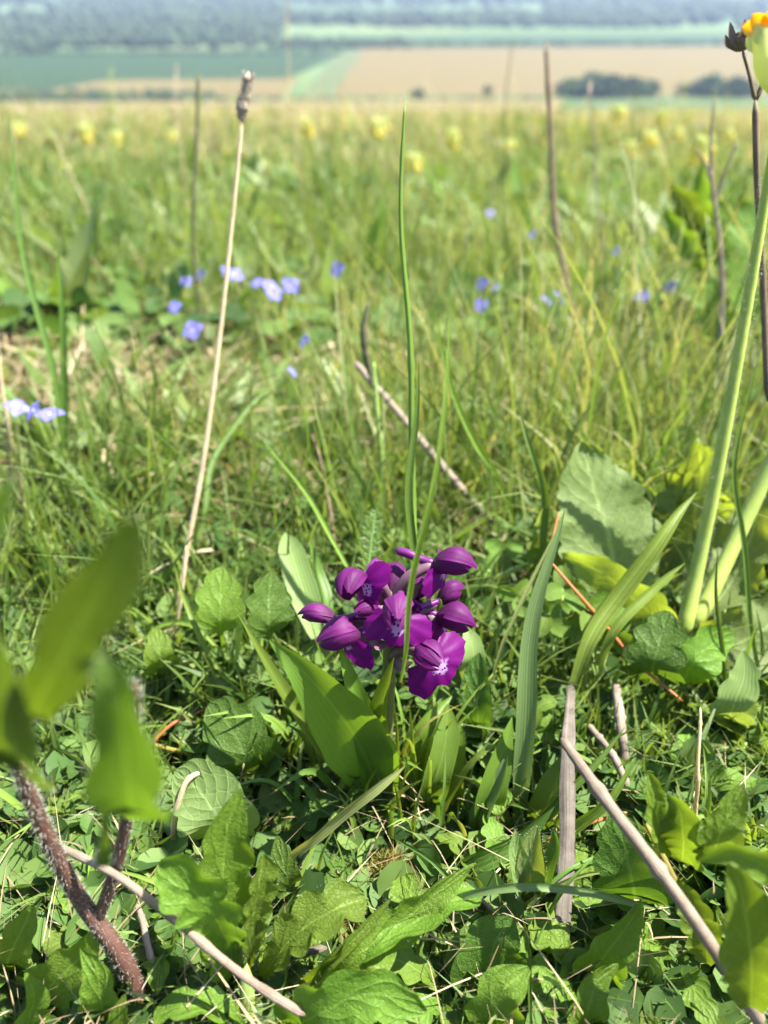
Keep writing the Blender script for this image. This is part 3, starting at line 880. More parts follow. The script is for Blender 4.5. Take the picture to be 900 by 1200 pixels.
def sepal_P(L, Rr, phi0, half, lift, nv=14, nu=9):
    phi0 = phi0 + rng.uniform(-9, 9); L = L * rng.uniform(.92, 1.05)
    b1, b2, b3 = rng.uniform(-.09, .09, 3)
    v = np.linspace(0, 1, nv)[:, None]; u = np.linspace(-1, 1, nu)[None]
    prof_r = Rr * np.sin(np.pi * np.clip(.07 + .84 * v ** .9, 0, 1)) ** .5 * (1 + lift) * (1 - .40 * v ** 8)
    a = np.radians(phi0) + u * np.radians(half) * (np.sin(np.pi * np.clip(.12 + .80 * v, 0, 1)) ** .55 + .02)
    x = L * (v ** .95) - .12 * L * (1 - np.cos(a)) * v
    y = prof_r * np.sin(a); z = prof_r * np.cos(a) + .16 * L * np.sin(np.pi * v) - .10 * L * v ** 2
    y = y * (1 + b1) + b2 * Rr * np.sin(3 * v + 2 * u); z = z + b3 * L * v + .05 * Rr * np.sin(7 * u + 5 * v + 9 * b1) + .35 * lift * L * v ** 3
    return np.stack([x + 0 * a, y, z], -1)

def lip_P(Lp, nv=16, nu=31):
    r = np.linspace(.04, 1, nv)[:, None]; th = np.linspace(-1, 1, nu)[None] * np.radians(112)
    t = np.abs(th) / np.radians(112)
    out = .78 + .30 * np.exp(-((t - .52) / .26) ** 2) + .10 * np.exp(-(th / .28) ** 2) - .12 * np.exp(-((t - .26) / .07) ** 2) - .10 * np.exp(-(th / .07) ** 2)
    out = out * (1 + .035 * np.sin(th * 19)) * (1 - .25 * np.clip(t - .75, 0, 1) * 4)
    R = Lp * out * r
    y = R * np.sin(th); d = R * np.cos(th)
    # leaves the throat forwards, then bends down; side lobes fold back
    x = .46 * d - .42 * d * d / Lp - .42 * y * y / Lp + .03 * Lp * np.sin(th * 13 + 1) * r ** 2
    z = -.86 * d - .08 * d * d / Lp - .06 * y * y / Lp + .05 * Lp * np.sin(th * 9) * r ** 2
    return np.stack([x, y, z], -1)

orchid = root('orchid', ORCHID, 'purple orchid with a loose flower head and broad basal leaves', 'orchid')
STEM = px_pts([(452, 955, .126), (450, 880, .1255), (455, 800, .127), (457, 735, .128), (458, 694, .128)])
obj('stem', tube_mesh('stem', STEM, [.0022, .0021, .0018, .0014, .0007], P_STEM, 10, 24), orchid)

def orchid_flower(hpx, hpy, Y, face, up=None, s=1.0, pale=False, lip=True, spur=True, bud=False, lipdrop=0.0, ls=1.0):
    f = nrm(np.array(face[0] * RT + face[1] * UP - face[2] * FW))
    uu = np.array([0, 0, 1.0]) if up is None else up[0] * RT + up[1] * UP - up[2] * FW
    yv = nrm(np.cross(uu, f)); zv = np.cross(f, yv)
    M = np.stack([f, yv, zv], 1)
    L, Rr = .0090 * s, .0030 * s
    hood_c = np.array([L * .5, 0, Rr * .7])
    o0 = V(hpx, hpy, Y) - M @ hood_c
    put = lambda P: (P @ M.T) + o0
    # ovary runs back to the stem
    zz = STEM[:, 2]; i = int(np.argmin(np.abs(zz - (o0[2] - .009 * s))))
    st = STEM[i] * .5 + STEM[max(0, i - 1)] * .5 if i else STEM[i]
    sp = spline(STEM, 60); st = sp[int(np.argmin(np.linalg.norm(sp - (o0 - f * .004 - np.array([0, 0, .008])), axis=1)))]
    mid = (st + o0) / 2 + np.array([0, 0, .0016]) - f * .0005
    fl = obj('flower', tube_mesh('flower', np.array([st, mid, o0]), [.0008, .0013, .0011], P_OVARY, 7, 12), orchid)
    hm = P_HOODL if pale else P_HOOD
    par = lambda name, me: obj(name, me, fl, (0, 0, 0))
    spread = .75 if bud else 1.0
    par('sepal', grid_mesh('sepal', put(sepal_P(L, Rr * spread, 0, 62, .04)), hm))
    par('sepal', grid_mesh('sepal', put(sepal_P(L * .98, Rr * spread, 82, 60, .0)), hm))
    par('sepal', grid_mesh('sepal', put(sepal_P(L * .98, Rr * spread, -82, 60, .0)), hm))
    if bud:
        par('sepal', grid_mesh('sepal', put(sepal_P(L * .95, Rr * spread * .96, 180, 66, .0)), hm))
    if lip:
        P = lip_P(.0070 * s * ls)
        P = P + np.array([.0012 * s, 0, -.0003 - lipdrop])
        par('lip', grid_mesh('lip', put(P), P_LIP))
    if spur:
        pts = np.array([[.0, 0, .0], [-.003, 0, .0006], [-.006, 0, .0016], [-.0088, 0, .002]]) * s
        par('spur', tube_mesh('spur', put(pts), [.0009 * s, .0009 * s, .0010 * s, .0009 * s], P_SPUR, 8, 14))
    # bract
    b0 = st; b1 = st * .3 + o0 * .7 + np.array([0, 0, -.0022])
    br = leaf_mesh('bract', np.array([b0, (b0 + b1) / 2 + np.array([0, 0, -.0012]), b1]), .0017, 'lance', P_OVARY, cup=.5, nv=10, nu=5)
    obj('bract', br, fl, (0, 0, 0))

orchid_flower(533, 655, .1290, (.88, -.12, .30), s=.95)
orchid_flower(536, 720, .1275, (.88, -.22, .35), s=.95)
orchid_flower(529, 690, .1330, (.70, .35, -.30), s=.72, lip=False)
orchid_flower(499, 765, .1150, (.30, -.10, .85), up=(-.62, .58, .15), s=.95, lipdrop=.0012, ls=1.2)
orchid_flower(467, 711, .1120, (-.05, -.10, .97), up=(.05, .95, .2), s=.95, pale=True, ls=1.02, lipdrop=.0006)
orchid_flower(396, 737, .1180, (-.90, -.12, .40), s=1.0, pale=True)
orchid_flower(370, 716, .1260, (-.85, .05, -.15), s=.85, bud=True, lip=False, pale=True)
orchid_flower(404, 681, .1220, (-.45, -.25, .70), up=(-.80, .20, .35), s=.92)
orchid_flower(462, 673, .1330, (.10, .45, -.55), s=.95)
orchid_flower(494, 684, .1360, (.55, .30, -.60), s=.80)
orchid_flower(432, 708, .1210, (-.55, .15, .60), s=.72, bud=True, lip=False)

def oleaf(pts, w, kind='lance', **kw):
    return leaf('leaf', pts, w, kind, L_ORCHID, orchid, **kw)
oleaf([(446, 945, .125), (425, 880, .116), (388, 825, .110), (350, 782, .108), (316, 750, .110)], 92, 'lance', roll=-18, cup=.28, nv=32, nu=11)
oleaf([(450, 945, .126), (432, 880, .120), (415, 815, .117), (396, 752, .121)], 46, 'lance', roll=25, cup=.4, nv=26, nu=9)
oleaf([(456, 940, .124), (452, 880, .119), (449, 825, .117), (462, 770, .118)], 40, 'lance', roll=-35, cup=.6, nv=26, nu=9)
oleaf([(440, 945, .128), (395, 900, .124), (335, 815, .126), (279, 720, .134)], 24, 'lance', roll=30, cup=.5, nv=26, nu=7)
oleaf([(462, 950, .130), (480, 900, .128), (500, 850, .132), (530, 815, .140)], 34, 'lance', roll=15, cup=.3, nv=22, nu=7)

# ------------------------------------------------------------------ single stalks and blades
def stalk(name, label, cat, pts, w, mat, group=None, sides=7, **kw):
    kw.setdefault('n', 36)
    if name in ('dead_stick', 'straw', 'grass_stalk'): kw.setdefault('nodes', 3); kw.setdefault('wig', .008)
    return tag(tube(name, pts, w, mat, None, sides=sides, **kw), label, cat, group)
def blade(label, pts, w, mat, roll=20, wig=.012, cup=.5, kind='grass', name='grass_shoot', cat='grass blade', nv=34, nu=5, group='single grass blades standing out of the turf', **kw):
    return tag(leaf(name, pts, w, kind, mat, roll=roll, cup=cup, nv=nv, nu=nu, wig=wig, **kw), label, cat, group)

# dry stalk with a brown seed head
r = root('seed_head_stalk', V(212, 720, .235), 'tall cream dry stalk topped by a fuzzy brown seed head', 'dry stalk')
tube('stalk', [(205, 745, .178), (213, 680, .188), (235, 560, .205), (257, 400, .228), (272, 260, .248), (284, 138, .262)], [6.5, 6, 5, 4.5], M_CREAM, r, sides=8, n=40)
hp = px_pts([(283, 142, .262), (285, 118, .263), (289, 100, .264), (291, 84, .265)])
obj('seed_head', tube_mesh('seed_head', hp, [.0008, .0016, .0011, .0015, .0006], M_SEED, 9, 22, jitter=.16), r)
tag(obj('bristles', hairs_mesh('bristles', hp, [.0009, .0016, .0012, .0013], 700, .0011, .00010, M_SEED), r), kind='stuff')

stalk('grass_stalk', 'thin dark straight stalk left of the cream seed-head stalk', 'grass stalk', [(236, 400, .42), (231, 300, .43), (229, 190, .44), (229, 84, .45)], [4.6, 4, 4.6, 4], M_OLIVE, 'bare stalks')
stalk('straw', 'pale straw slanting down from the dark straight stalk', 'straw', [(234, 390, .42), (262, 440, .38), (305, 505, .33)], [4, 4], M_CREAM, 'loose straws')
stalk('grass_stalk', 'brown bare stalk with a broken pale tip, right of centre', 'grass stalk', [(694, 470, .40), (672, 350, .42), (652, 250, .44), (645, 160, .455), (638, 53, .47)], [6, 6, 6.5, 5], M_BROWN, 'bare stalks')
stalk('grass_stalk', 'tall green stalk rising above the orchid to the fields', 'grass stalk', [(484, 700, .15), (483, 600, .165), (477, 480, .175), (475, 300, .19), (477, 115, .205)], [8, 8, 7, 6, 3], G_BRIGHT, 'bare stalks', n=40)
blade('brown-tipped upright blade just behind the orchid head', [(486, 720, .145), (484, 640, .150), (482, 520, .160), (488, 410, .170)], 11, G_DEEP)
blade('yellow-green blade crossing in front of the orchid flowers', [(468, 800, .108), (474, 770, .107), (486, 690, .106), (495, 625, .107), (510, 500, .112), (526, 352, .120)], 11, G_BRIGHT, roll=45)
blade('slim blade leaning right behind the orchid', [(605, 620, .22), (572, 555, .225), (540, 465, .235), (511, 354, .245)], 8, G_BRIGHT, roll=10)
blade('dark pointed blade standing right of the brown stick', [(640, 700, .18), (637, 600, .19), (630, 535, .195), (607, 474, .205)], 10, G_DEEP, roll=0)
blade('wide bluish strap blade right of the orchid base', [(606, 972, .118), (612, 900, .120), (622, 800, .126), (636, 690, .136), (656, 600, .146)], 25, G_BLUE, roll=12, cup=.35, nu=7)
blade('broad bright blade pointing up right beside the cowslip', [(672, 800, .145), (690, 745, .150), (722, 700, .158), (775, 630, .168), (822, 577, .178)], 24, G_BRIGHT, roll=15, cup=.6, nu=7)
blade('shorter bright blade below the broad slanting one', [(700, 780, .150), (725, 732, .153), (765, 690, .160), (808, 656, .166)], 13, G_BRIGHT, roll=10)
blade('short green blade slanting up beside the grey cowslip leaf', [(628, 660, .19), (655, 625, .193), (680, 590, .197), (699, 557, .20)], 10, G_BRIGHT, roll=10)
blade('blue-green blade against the grey cowslip leaf', [(680, 672, .185), (678, 620, .19), (668, 555, .198)], 9, G_BLUE, roll=10)
blade('long thin green stem at the far left edge', [(82, 640, .26), (74, 520, .27), (62, 440, .28), (30, 310, .30), (9, 125, .33)], 8, G_DEEP, roll=10)
blade('green stem beside the far left one, ending lower', [(72, 660, .255), (78, 480, .27), (72, 380, .28), (57, 268, .29)], 10, G_DEEP, roll=0)
stalk('grass_spike', 'dark twisted grass spike left of the brown stick', 'grass spike', [(437, 455, .26), (430, 420, .262), (427, 385, .265), (432, 354, .268)], [2, 8, 10, 3], M_OLIVE, 'bare stalks', jitter=.15, n=22)
stalk('grass_stalk', 'slim green stem under the dark grass spike', 'grass stalk', [(448, 560, .235), (444, 500, .24), (438, 425, .25)], [5, 5, 4], M_STEM, 'bare stalks')
stalk('dead_stick', 'grey-brown dead stick slanting behind the orchid', 'stick', [(416, 424, .275), (455, 472, .262), (500, 528, .248), (545, 580, .235), (582, 616, .226)], [8, 8, 9, 8], M_GREYSTICK, 'dead sticks', sides=9, jitter=.05)
stalk('straw', 'pale straw lying right of the slanting dead stick', 'straw', [(425, 395, .42), (470, 410, .40), (530, 445, .38), (560, 470, .37)], [6, 7, 5], M_CREAM, 'loose straws')
blade('thin arching green blade left of the orchid', [(204, 495, .30), (260, 512, .285), (320, 545, .265), (375, 610, .235), (400, 660, .215)], 6, G_PALE, roll=10)
blade('dark blade bowing right beside the seed-head stalk', [(230, 640, .21), (245, 580, .225), (270, 515, .245), (300, 470, .26), (326, 446, .27)], 8, G_DEEP, roll=0)
blade('upright dark blade left of the seed-head stalk', [(178, 590, .255), (180, 520, .265), (181, 428, .275)], 6, G_DEEP, roll=0)
blade('second upright blade beside the cream stalk', [(186, 590, .25), (196, 520, .26), (200, 428, .27)], 5, G_BRIGHT, roll=0)
blade('short dark blade at the foot of the cream stalk', [(190, 600, .245), (205, 560, .25), (215, 500, .26)], 7, G_DEEP, roll=0)
stalk('straw', 'thin brown straw rising left of the orchid head', 'straw', [(392, 640, .205), (384, 570, .22), (364, 508, .235)], [4, 4, 2], M_BROWN, 'loose straws')
blade('green blade leaning left below the thin brown straw', [(420, 690, .16), (385, 620, .18), (340, 555, .20), (300, 505, .215)], 6, G_BRIGHT, roll=0)
blade('thin dark green blade at the right edge', [(894, 830, .15), (880, 690, .165), (868, 560, .18), (882, 400, .20)], 7, G_DEEP, roll=10)
blade('thin dark-tipped blade right of the cowslip stems', [(856, 860, .14), (848, 780, .148), (840, 700, .155), (842, 638, .16)], 6, G_DEEP, roll=0)
blade('long blurred blade lying across the orchid base', [(342, 1002, .094), (385, 968, .094), (430, 935, .095), (472, 903, .098)], 13, G_PALE, roll=15, kind='strap')
blade('green blade arching over the flat dead stalk', [(505, 1090, .086), (545, 1050, .084), (600, 1040, .083), (680, 1044, .083), (772, 1064, .084)], 10, G_BLUE, roll=10, kind='strap')
stalk('grass_stalk', 'yellow-green stem running from the dark lobed leaf to the orchid base', 'grass stalk', [(176, 872, .135), (240, 892, .130), (310, 918, .125), (400, 952, .122)], [5, 6, 5, 4], G_YELLOW, 'bare stalks')
stalk('straw', 'brown hooked stalk above the daisy rosette', 'straw', [(202, 985, .105), (208, 945, .108), (222, 912, .112), (246, 903, .115), (270, 910, .117)], [6, 7, 6, 5], M_CREAM, 'loose straws')
stalk('rust_runner', 'orange-red runner curving across the clover', 'runner', [(642, 655, .165), (672, 690, .16), (705, 728, .156), (745, 775, .15), (800, 822, .142)], [3, 5, 5, 3], M_RUST, 'red runners')
stalk('rust_runner', 'thin red-brown stem rising from the wide bluish blade', 'runner', [(632, 700, .155), (640, 660, .16), (655, 600, .17)], [4, 3, 3], M_RUST, 'red runners')
stalk('rust_runner', 'short orange runner left of the dark lobed leaf', 'runner', [(170, 880, .135), (200, 850, .14), (252, 828, .145)], [4, 4, 3], M_RUST, 'red runners')
stalk('rust_runner', 'orange straw crossing the weathered flat stalk', 'runner', [(640, 985, .108), (690, 965, .108), (735, 952, .11)], [5, 5, 4], M_RUST, 'red runners')
stalk('rust_runner', 'orange and green stem below the long foreground stick', 'runner', [(757, 965, .092), (780, 1010, .087), (810, 1070, .083), (840, 1120, .08)], [6, 8, 7], G_YELLOW, 'red runners')
blade('curled yellow blade below the short orange runner', [(268, 800, .15), (240, 760, .155), (215, 700, .165), (205, 660, .17)], 8, G_BRIGHT, roll=0)
blade('thin arching blade beneath the cream stalk foot', [(255, 760, .16), (225, 735, .165), (195, 730, .17), (160, 760, .165)], 7, G_BRIGHT, roll=20)
blade('dark upright blade between cream stalk and orchid leaf', [(215, 900, .135), (222, 830, .145), (235, 770, .155), (250, 700, .165)], 6, G_DEEP, roll=0)
blade('pair-forming thin blade right of the orchid flowers', [(575, 800, .145), (600, 740, .15), (630, 660, .16), (655, 600, .168)], 5, G_PALE, roll=0)
blade('dark curved blade over the flat dead stalk', [(560, 1000, .108), (630, 965, .109), (680, 920, .112), (730, 850, .12)], 12, G_DEEP, roll=10)
blade('bright blade tip lying over the flat dead stalk', [(600, 1010, .107), (650, 985, .106), (700, 950, .107), (745, 890, .112)], 16, G_BRIGHT, roll=20)

# sticks
LIFT[0] = .95
stalk('dead_stick', 'long pale stick with dark bands slanting across the lower right', 'stick', [(658, 866, .099), (710, 935, .090), (765, 1010, .082), (830, 1105, .074), (888, 1196, .068)], [11, 14, 15, 16, 17], M_STICK, 'dead sticks', sides=10, n=44, jitter=.035)
stalk('dead_stick', 'pale banded stick crossing the daisy rosette', 'stick', [(70, 992, .083), (150, 1040, .080), (220, 1088, .077), (290, 1140, .0735), (358, 1188, .0705)], [8, 10, 10, 11], M_STICK, 'dead sticks', sides=9, n=40, jitter=.03)
stalk('dead_stick', 'short broken pale stick lying behind the daisy rosette', 'stick', [(178, 1150, .083), (240, 1138, .084), (300, 1132, .085), (382, 1114, .087)], [9, 10, 9, 10], M_FLATSTICK, 'dead sticks', jitter=.08)
def splintered(label, pts, ws):
    C = spline(px_pts(pts), 60); m = mpp(C[30])
    T, Sd, N = frames(C, -12)
    sides = 22; a = np.linspace(0, 2 * np.pi, sides + 1)
    r = np.interp(np.linspace(0, 1, 60), np.linspace(0, 1, len(ws)), ws) * m / 2 * (1 + .05 * np.sin(np.linspace(0, 31, 60)))
    groove = 1 + .16 * np.sin(a * 5 + .6) * np.cos(a * 2); groove[-1] = groove[0]
    P = C[:, None] + (Sd[:, None] * np.cos(a)[None, :, None] + N[:, None] * (.42 * np.sin(a) * groove)[None, :, None]) * r[:, None, None]
    tw = .12 * np.sin(np.linspace(0, 9, 60))[:, None] * np.sin(a * 3)[None]
    P += N[:, None] * (tw * r[:, None])[..., None]
    for k, amp in ((0, 15), (1, 10), (2, 5), (59, 8), (58, 4)):            # torn ends
        j = rng.uniform(-1, .6, sides + 1) * amp * m; j[-1] = j[0]
        P[k] += T[k] * j[:, None] * (1 if k < 30 else -1)
    P = np.concatenate([np.repeat(C[1:2][:, None], sides + 1, 1), P, np.repeat(C[-2:-1][:, None], sides + 1, 1)])
    return tag(obj('dead_stick', grid_mesh('dead_stick', P, M_FLATSTICK)), label, 'stick', 'dead sticks')
splintered('weathered flat grey stalk standing in the turf beside the bluish blade', [(669, 808, .142), (665, 900, .1215), (664, 1000, .1055), (658, 1090, .0915), (650, 1168, .081)], [10, 17, 19, 20, 16])
stalk('dead_stick', 'broken grey stub right of the weathered flat stalk', 'stick', [(722, 800, .148), (728, 850, .14), (731, 900, .133)], [10, 12, 11], M_GREYSTICK, 'dead sticks', jitter=.06)
stalk('dead_stick', 'thin grey stick leaning behind the long banded stick', 'stick', [(690, 850, .135), (720, 890, .128), (745, 950, .12)], [8, 9, 8], M_GREYSTICK, 'dead sticks', jitter=.06)
stalk('straw', 'pale straw loop at the bottom beside the flat stalk', 'straw', [(560, 1175, .086), (556, 1130, .088), (580, 1110, .09), (625, 1125, .088), (640, 1150, .086)], [5, 5, 5, 4], M_CREAM, 'loose straws')
stalk('straw', 'red-brown straw running to the foot of the flat stalk', 'straw', [(530, 1020, .1), (570, 1060, .096), (610, 1100, .09), (640, 1145, .086)], [4, 5, 5, 5], M_BROWN, 'loose straws')
stalk('straw', 'pale straw standing on the banded stick, far right', 'straw', [(815, 960, .098), (818, 900, .104), (820, 830, .112)], [5, 5, 3], M_CREAM, 'loose straws')
stalk('straw', 'long dull straw under the hairy stem at lower left', 'straw', [(160, 1060, .088), (175, 1110, .083), (195, 1175, .078)], [7, 8, 8], M_GREYSTICK, 'loose straws')
stalk('straw', 'thin bleached straw below the seed-head stalk', 'straw', [(196, 760, .17), (210, 720, .18), (218, 640, .19)], [5, 5, 3], M_CREAM, 'loose straws')
stalk('straw', 'pale straw upright in the dry patch at left', 'straw', [(12, 560, .26), (8, 500, .27), (0, 420, .28)], [5, 5, 3], M_CREAM, 'loose straws')

LIFT[0] = 1.0
# dried seed pod at the right edge
r = root('dry_seed_pod', V(896, 420, .20), 'dark dried seed pod on a forked brown stem at the right edge', 'seed pod')
tube('stem', [(900, 470, .195), (894, 330, .205), (887, 210, .21), (885, 116, .215)], [8, 8, 7, 8], M_BROWN, r, sides=8, n=24)
tube('branch', [(885, 118, .215), (880, 95, .216), (870, 58, .218)], [6, 4, 4], M_BROWN, r)
tube('branch', [(886, 118, .215), (893, 100, .216), (904, 66, .218), (915, 30, .22)], [6, 4, 4], M_BROWN, r)
c0 = V(869, 60, .218); m0 = mpp(c0)
cup_pts = np.array([c0, c0 + UP * 8 * m0, c0 + UP * 20 * m0])
pod = obj('pod', tube_mesh('pod', cup_pts, [2 * m0, 12 * m0, 13 * m0, 8 * m0], M_BROWN, 10, 14, jitter=.08), r)
for k in range(7):
    a = k / 7 * 6.283; d = RT * math.cos(a) + FW * math.sin(a)
    obj('sepal', leaf_mesh('sepal', np.array([c0 + UP * 3 * m0 + d * 6 * m0, c0 + UP * 14 * m0 + d * 15 * m0, c0 + UP * (24 + 6 * random.random()) * m0 + d * (14 + 8 * random.random()) * m0]), 4.5 * m0, 'lance', M_BROWN if k % 2 else M_GREYSTICK, cup=.4, nv=10, nu=5), pod, (0, 0, 0))

# dead branched stem at right
r = root('dead_branched_stem', V(846, 440, .36), 'thin dead stem with two side twigs before the green leafy plant', 'dead stem')
tube('stem', [(838, 470, .345), (845, 390, .355), (845, 300, .365), (834, 205, .378), (833, 160, .382), (838, 112, .386)], [6, 7, 6, 5, 2], M_GREYSTICK, r, sides=7, n=30)
tube('twig', [(838, 235, .375), (850, 200, .377), (865, 166, .38)], [4, 3, 3], M_GREYSTICK, r)
tube('twig', [(836, 215, .377), (826, 190, .378), (814, 173, .38)], [4, 3, 2], M_GREYSTICK, r)

# ------------------------------------------------------------------ the cowslip at the right
COW = V(800, 735, .165)
r = root('cowslip', COW, 'cowslip with thick hairy pale stems and crinkled leaves at the right', 'cowslip')
st1 = [(800, 745, .163), (812, 690, .170), (843, 540, .182), (868, 400, .190), (892, 260, .196), (915, 120, .200), (930, 10, .203), (925, -40, .203), (905, -60, .202)]
tube('stem', st1, [19, 16, 15, 14.5, 14, 13, 11, 9, 7], M_COWSTEM, r, sides=12, n=60)
C1 = px_pts(st1)
tag(obj('hairs', hairs_mesh('hairs', C1, [20 * mpp(p) / 2 for p in C1], 4000, .0007, .00004, M_HAIR, 80), r), kind='stuff')
st2 = [(812, 735, .165), (835, 690, .172), (866, 625, .182), (905, 540, .192), (950, 440, .2), (980, 330, .205)]
tube('stem', st2, [20, 18, 17, 15, 12], M_COWSTEM, r, sides=12, n=40)
C2 = px_pts(st2)
tag(obj('hairs', hairs_mesh('hairs', C2, [17 * mpp(p) / 2 for p in C2], 2600, .0008, .00005, M_HAIR, 60), r), kind='stuff')
def cow_flower(px, py, Y, dx, s=1.0):
    c = V(px, py, Y); m = mpp(c)
    up = nrm(UP + RT * dx)
    pts = np.array([c - up * 42 * m, c - up * 30 * m, c, c + up * 32 * m, c + up * 40 * m])
    f = obj('flower', tube_mesh('flower', pts, [2 * m, 13 * m, 17 * m, 15 * m, 13 * m], M_CALYX, 15, 30), r)
    for k in range(5):
        a = k / 5 * 6.283; d = nrm(RT * math.cos(a) + FW * math.sin(a)); b = c + up * 34 * m
        obj('petal', leaf_mesh('petal', np.array([b, b + up * 10 * m + d * 9 * m, b + up * 16 * m + d * 22 * m]), 10 * m, 'round', M_ORANGE, cup=.3, nv=12, nu=7), f, (0, 0, 0))
        obj('calyx_tooth', leaf_mesh('calyx_tooth', np.array([b - up * 16 * m + d * 13.5 * m, b + d * 15 * m, b + up * 9 * m + d * 15 * m]), 7.5 * m, 'egg', M_CALYX, cup=-.3, nv=10, nu=5), f, (0, 0, 0))
cow_flower(901, 74, .150, -.15)
cow_flower(948, 96, .165, .25)
# the flower stalk joins the head above the frame
tube('flower_stalk', [(905, 112, .150), (915, 60, .175), (925, -30, .200)], [4, 4, 5], M_COWSTEM, r)
tube('flower_stalk', [(944, 136, .165), (940, 60, .185), (926, -30, .202)], [4, 4, 5], M_COWSTEM, r)
leaf('leaf', [(735, 705, .172), (722, 665, .178), (708, 610, .186), (692, 560, .194), (681, 518, .200)], 128, 'egg', L_COWSLIP, r, roll=22, cup=.12, wave=.10, nwave=3, lobes=9, lobe=.05, nv=60, nu=15, rough=.05)
leaf('leaf', [(800, 700, .195), (806, 655, .205), (815, 600, .213), (822, 555, .218), (818, 512, .220)], 112, 'egg', L_COWSLIP, r, roll=-25, cup=.22, wave=.14, nwave=3, lobes=8, lobe=.06, nv=60, nu=15, rough=.06)
leaf('leaf', [(830, 720, .172), (852, 690, .178), (872, 650, .184), (888, 600, .19), (893, 560, .195)], 72, 'egg', L_COWSLIP, r, roll=-20, cup=.3, wave=.15, lobes=8, lobe=.06, nv=50, nu=13, rough=.06)
leaf('leaf', [(800, 745, .166), (845, 760, .160), (890, 740, .163), (940, 690, .172)], 86, 'egg', L_COWSLIP, r, roll=15, cup=.25, wave=.12, lobes=8, lobe=.05, nv=46, nu=13, rough=.06)
leaf('leaf', [(790, 740, .166), (740, 700, .168), (700, 668, .172), (655, 650, .178)], 60, 'egg', L_COWSLIP, r, roll=-30, cup=.2, wave=.12, lobes=7, lobe=.05, nv=46, nu=11, rough=.05)

# ------------------------------------------------------------------ the near hairy plant at lower left (out of focus)
r = root('hairy_plant', V(180, 1195, .072), 'blurred plant with red-brown hairy stems and dark backlit leaves at lower left', 'plant')
S1 = [(200, 1225, .070), (172, 1180, .0725), (135, 1110, .076), (98, 1060, .079), (60, 990, .081), (30, 920, .082), (8, 850, .082)]
tube('stem', S1, [22, 22, 20, 19, 18, 15], M_REDSTEM, r, sides=12, n=50)
C1 = px_pts(S1)
tag(obj('hairs', hairs_mesh('hairs', C1, [20 * mpp(p) / 2 for p in C1], 3400, .0009, .00005, M_HAIR, 60), r), kind='stuff')
S2 = [(112, 1085, .078), (135, 1020, .080), (150, 950, .081), (157, 880, .080), (158, 800, .078)]
tube('stem', S2, [15, 15, 13, 12], M_REDSTEM, r, sides=10, n=40)
C2 = px_pts(S2)
tag(obj('hairs', hairs_mesh('hairs', C2, [13 * mpp(p) / 2 for p in C2], 1500, .0008, .00004, M_HAIR, 60), r), kind='stuff')
LIFT[0] = .66
def nleaf(pts, w, kind, **kw):
    C = px_pts(pts); m = mpp(C.mean(axis=0))
    l = leaf('leaf', pts, w, kind, L_BACK, r, **kw)
    tag(obj('hairs', edge_hairs_mesh('hairs', C, w / 2 * m, kind, 600, .0006, .00003, M_HAIR, kw.get('roll', 0), kw.get('cup', .2)), l, (0, 0, 0)), kind='stuff')
nleaf([(36, 850, .078), (62, 790, .075), (95, 730, .073), (128, 670, .0725), (158, 608, .073)], 68, 'spoon', roll=10, cup=.2, lobes=5, lobe=.18, nv=46, nu=11)
nleaf([(150, 960, .078), (148, 900, .075), (140, 840, .073), (130, 790, .073), (105, 750, .075)], 90, 'round', roll=-15, cup=.35, lobes=5, lobe=.2, nv=46, nu=11)
nleaf([(20, 900, .080), (10, 840, .077), (0, 780, .075), (-15, 720, .074)], 112, 'round', roll=-45, cup=.3, lobes=5, lobe=.13, nv=40, nu=11)
nleaf([(-40, 720, .078), (-25, 660, .075), (0, 600, .073), (20, 560, .0725)], 84, 'round', roll=-40, cup=.3, lobes=4, lobe=.07, nv=40, nu=9)
nleaf([(120, 1000, .079), (124, 950, .080), (126, 900, .081)], 22, 'lance', roll=0, cup=.4, nv=20, nu=7)

LIFT[0] = 1.0
# ------------------------------------------------------------------ rosettes and other leafy plants
def plant(name, label, base, leaves, mat, cat='plant', group=None, hairs=None, stem=None):
    LIFT[0] = LIFTS.get(name, 1.0)
    p0 = V(*base)
    r = root(name, p0, label, cat, group)
    if stem:
        tube('stem', stem[0], stem[1], M_STEM, r, sides=9)
    for lf in leaves:
        pts, w, kind, kw = lf
        mm = kw.pop('mat', mat)
        hh = kw.pop('hairs', hairs)
        l = leaf('leaf', pts, w, kind, mm, r, **kw)
        if hh:
            C = px_pts(pts); m = mpp(C.mean(axis=0))
            tag(obj('hairs', edge_hairs_mesh('hairs', C, w / 2 * m, kind, int(hh * .6), .0005, .000028, M_HAIR, kw.get('roll', 0), kw.get('cup', .2)), l, (0, 0, 0)), kind='stuff')
    LIFT[0] = 1.0
    return r
D = dict
LIFTS = {'daisy_rosette': .93, 'daisy_leaf_sprig': .90, 'heart_leaf_plant': .90, 'dark_leaf_plant': .90, 'leafy_herb': .96, 'round_leaf_plant': .93, 'fuzzy_sprout': .92, 'strap_leaf_plant': .96, 'lobed_leaf_plant': .93, 'lobed_herb': .94, 'hairy_leaf_plant': .95}
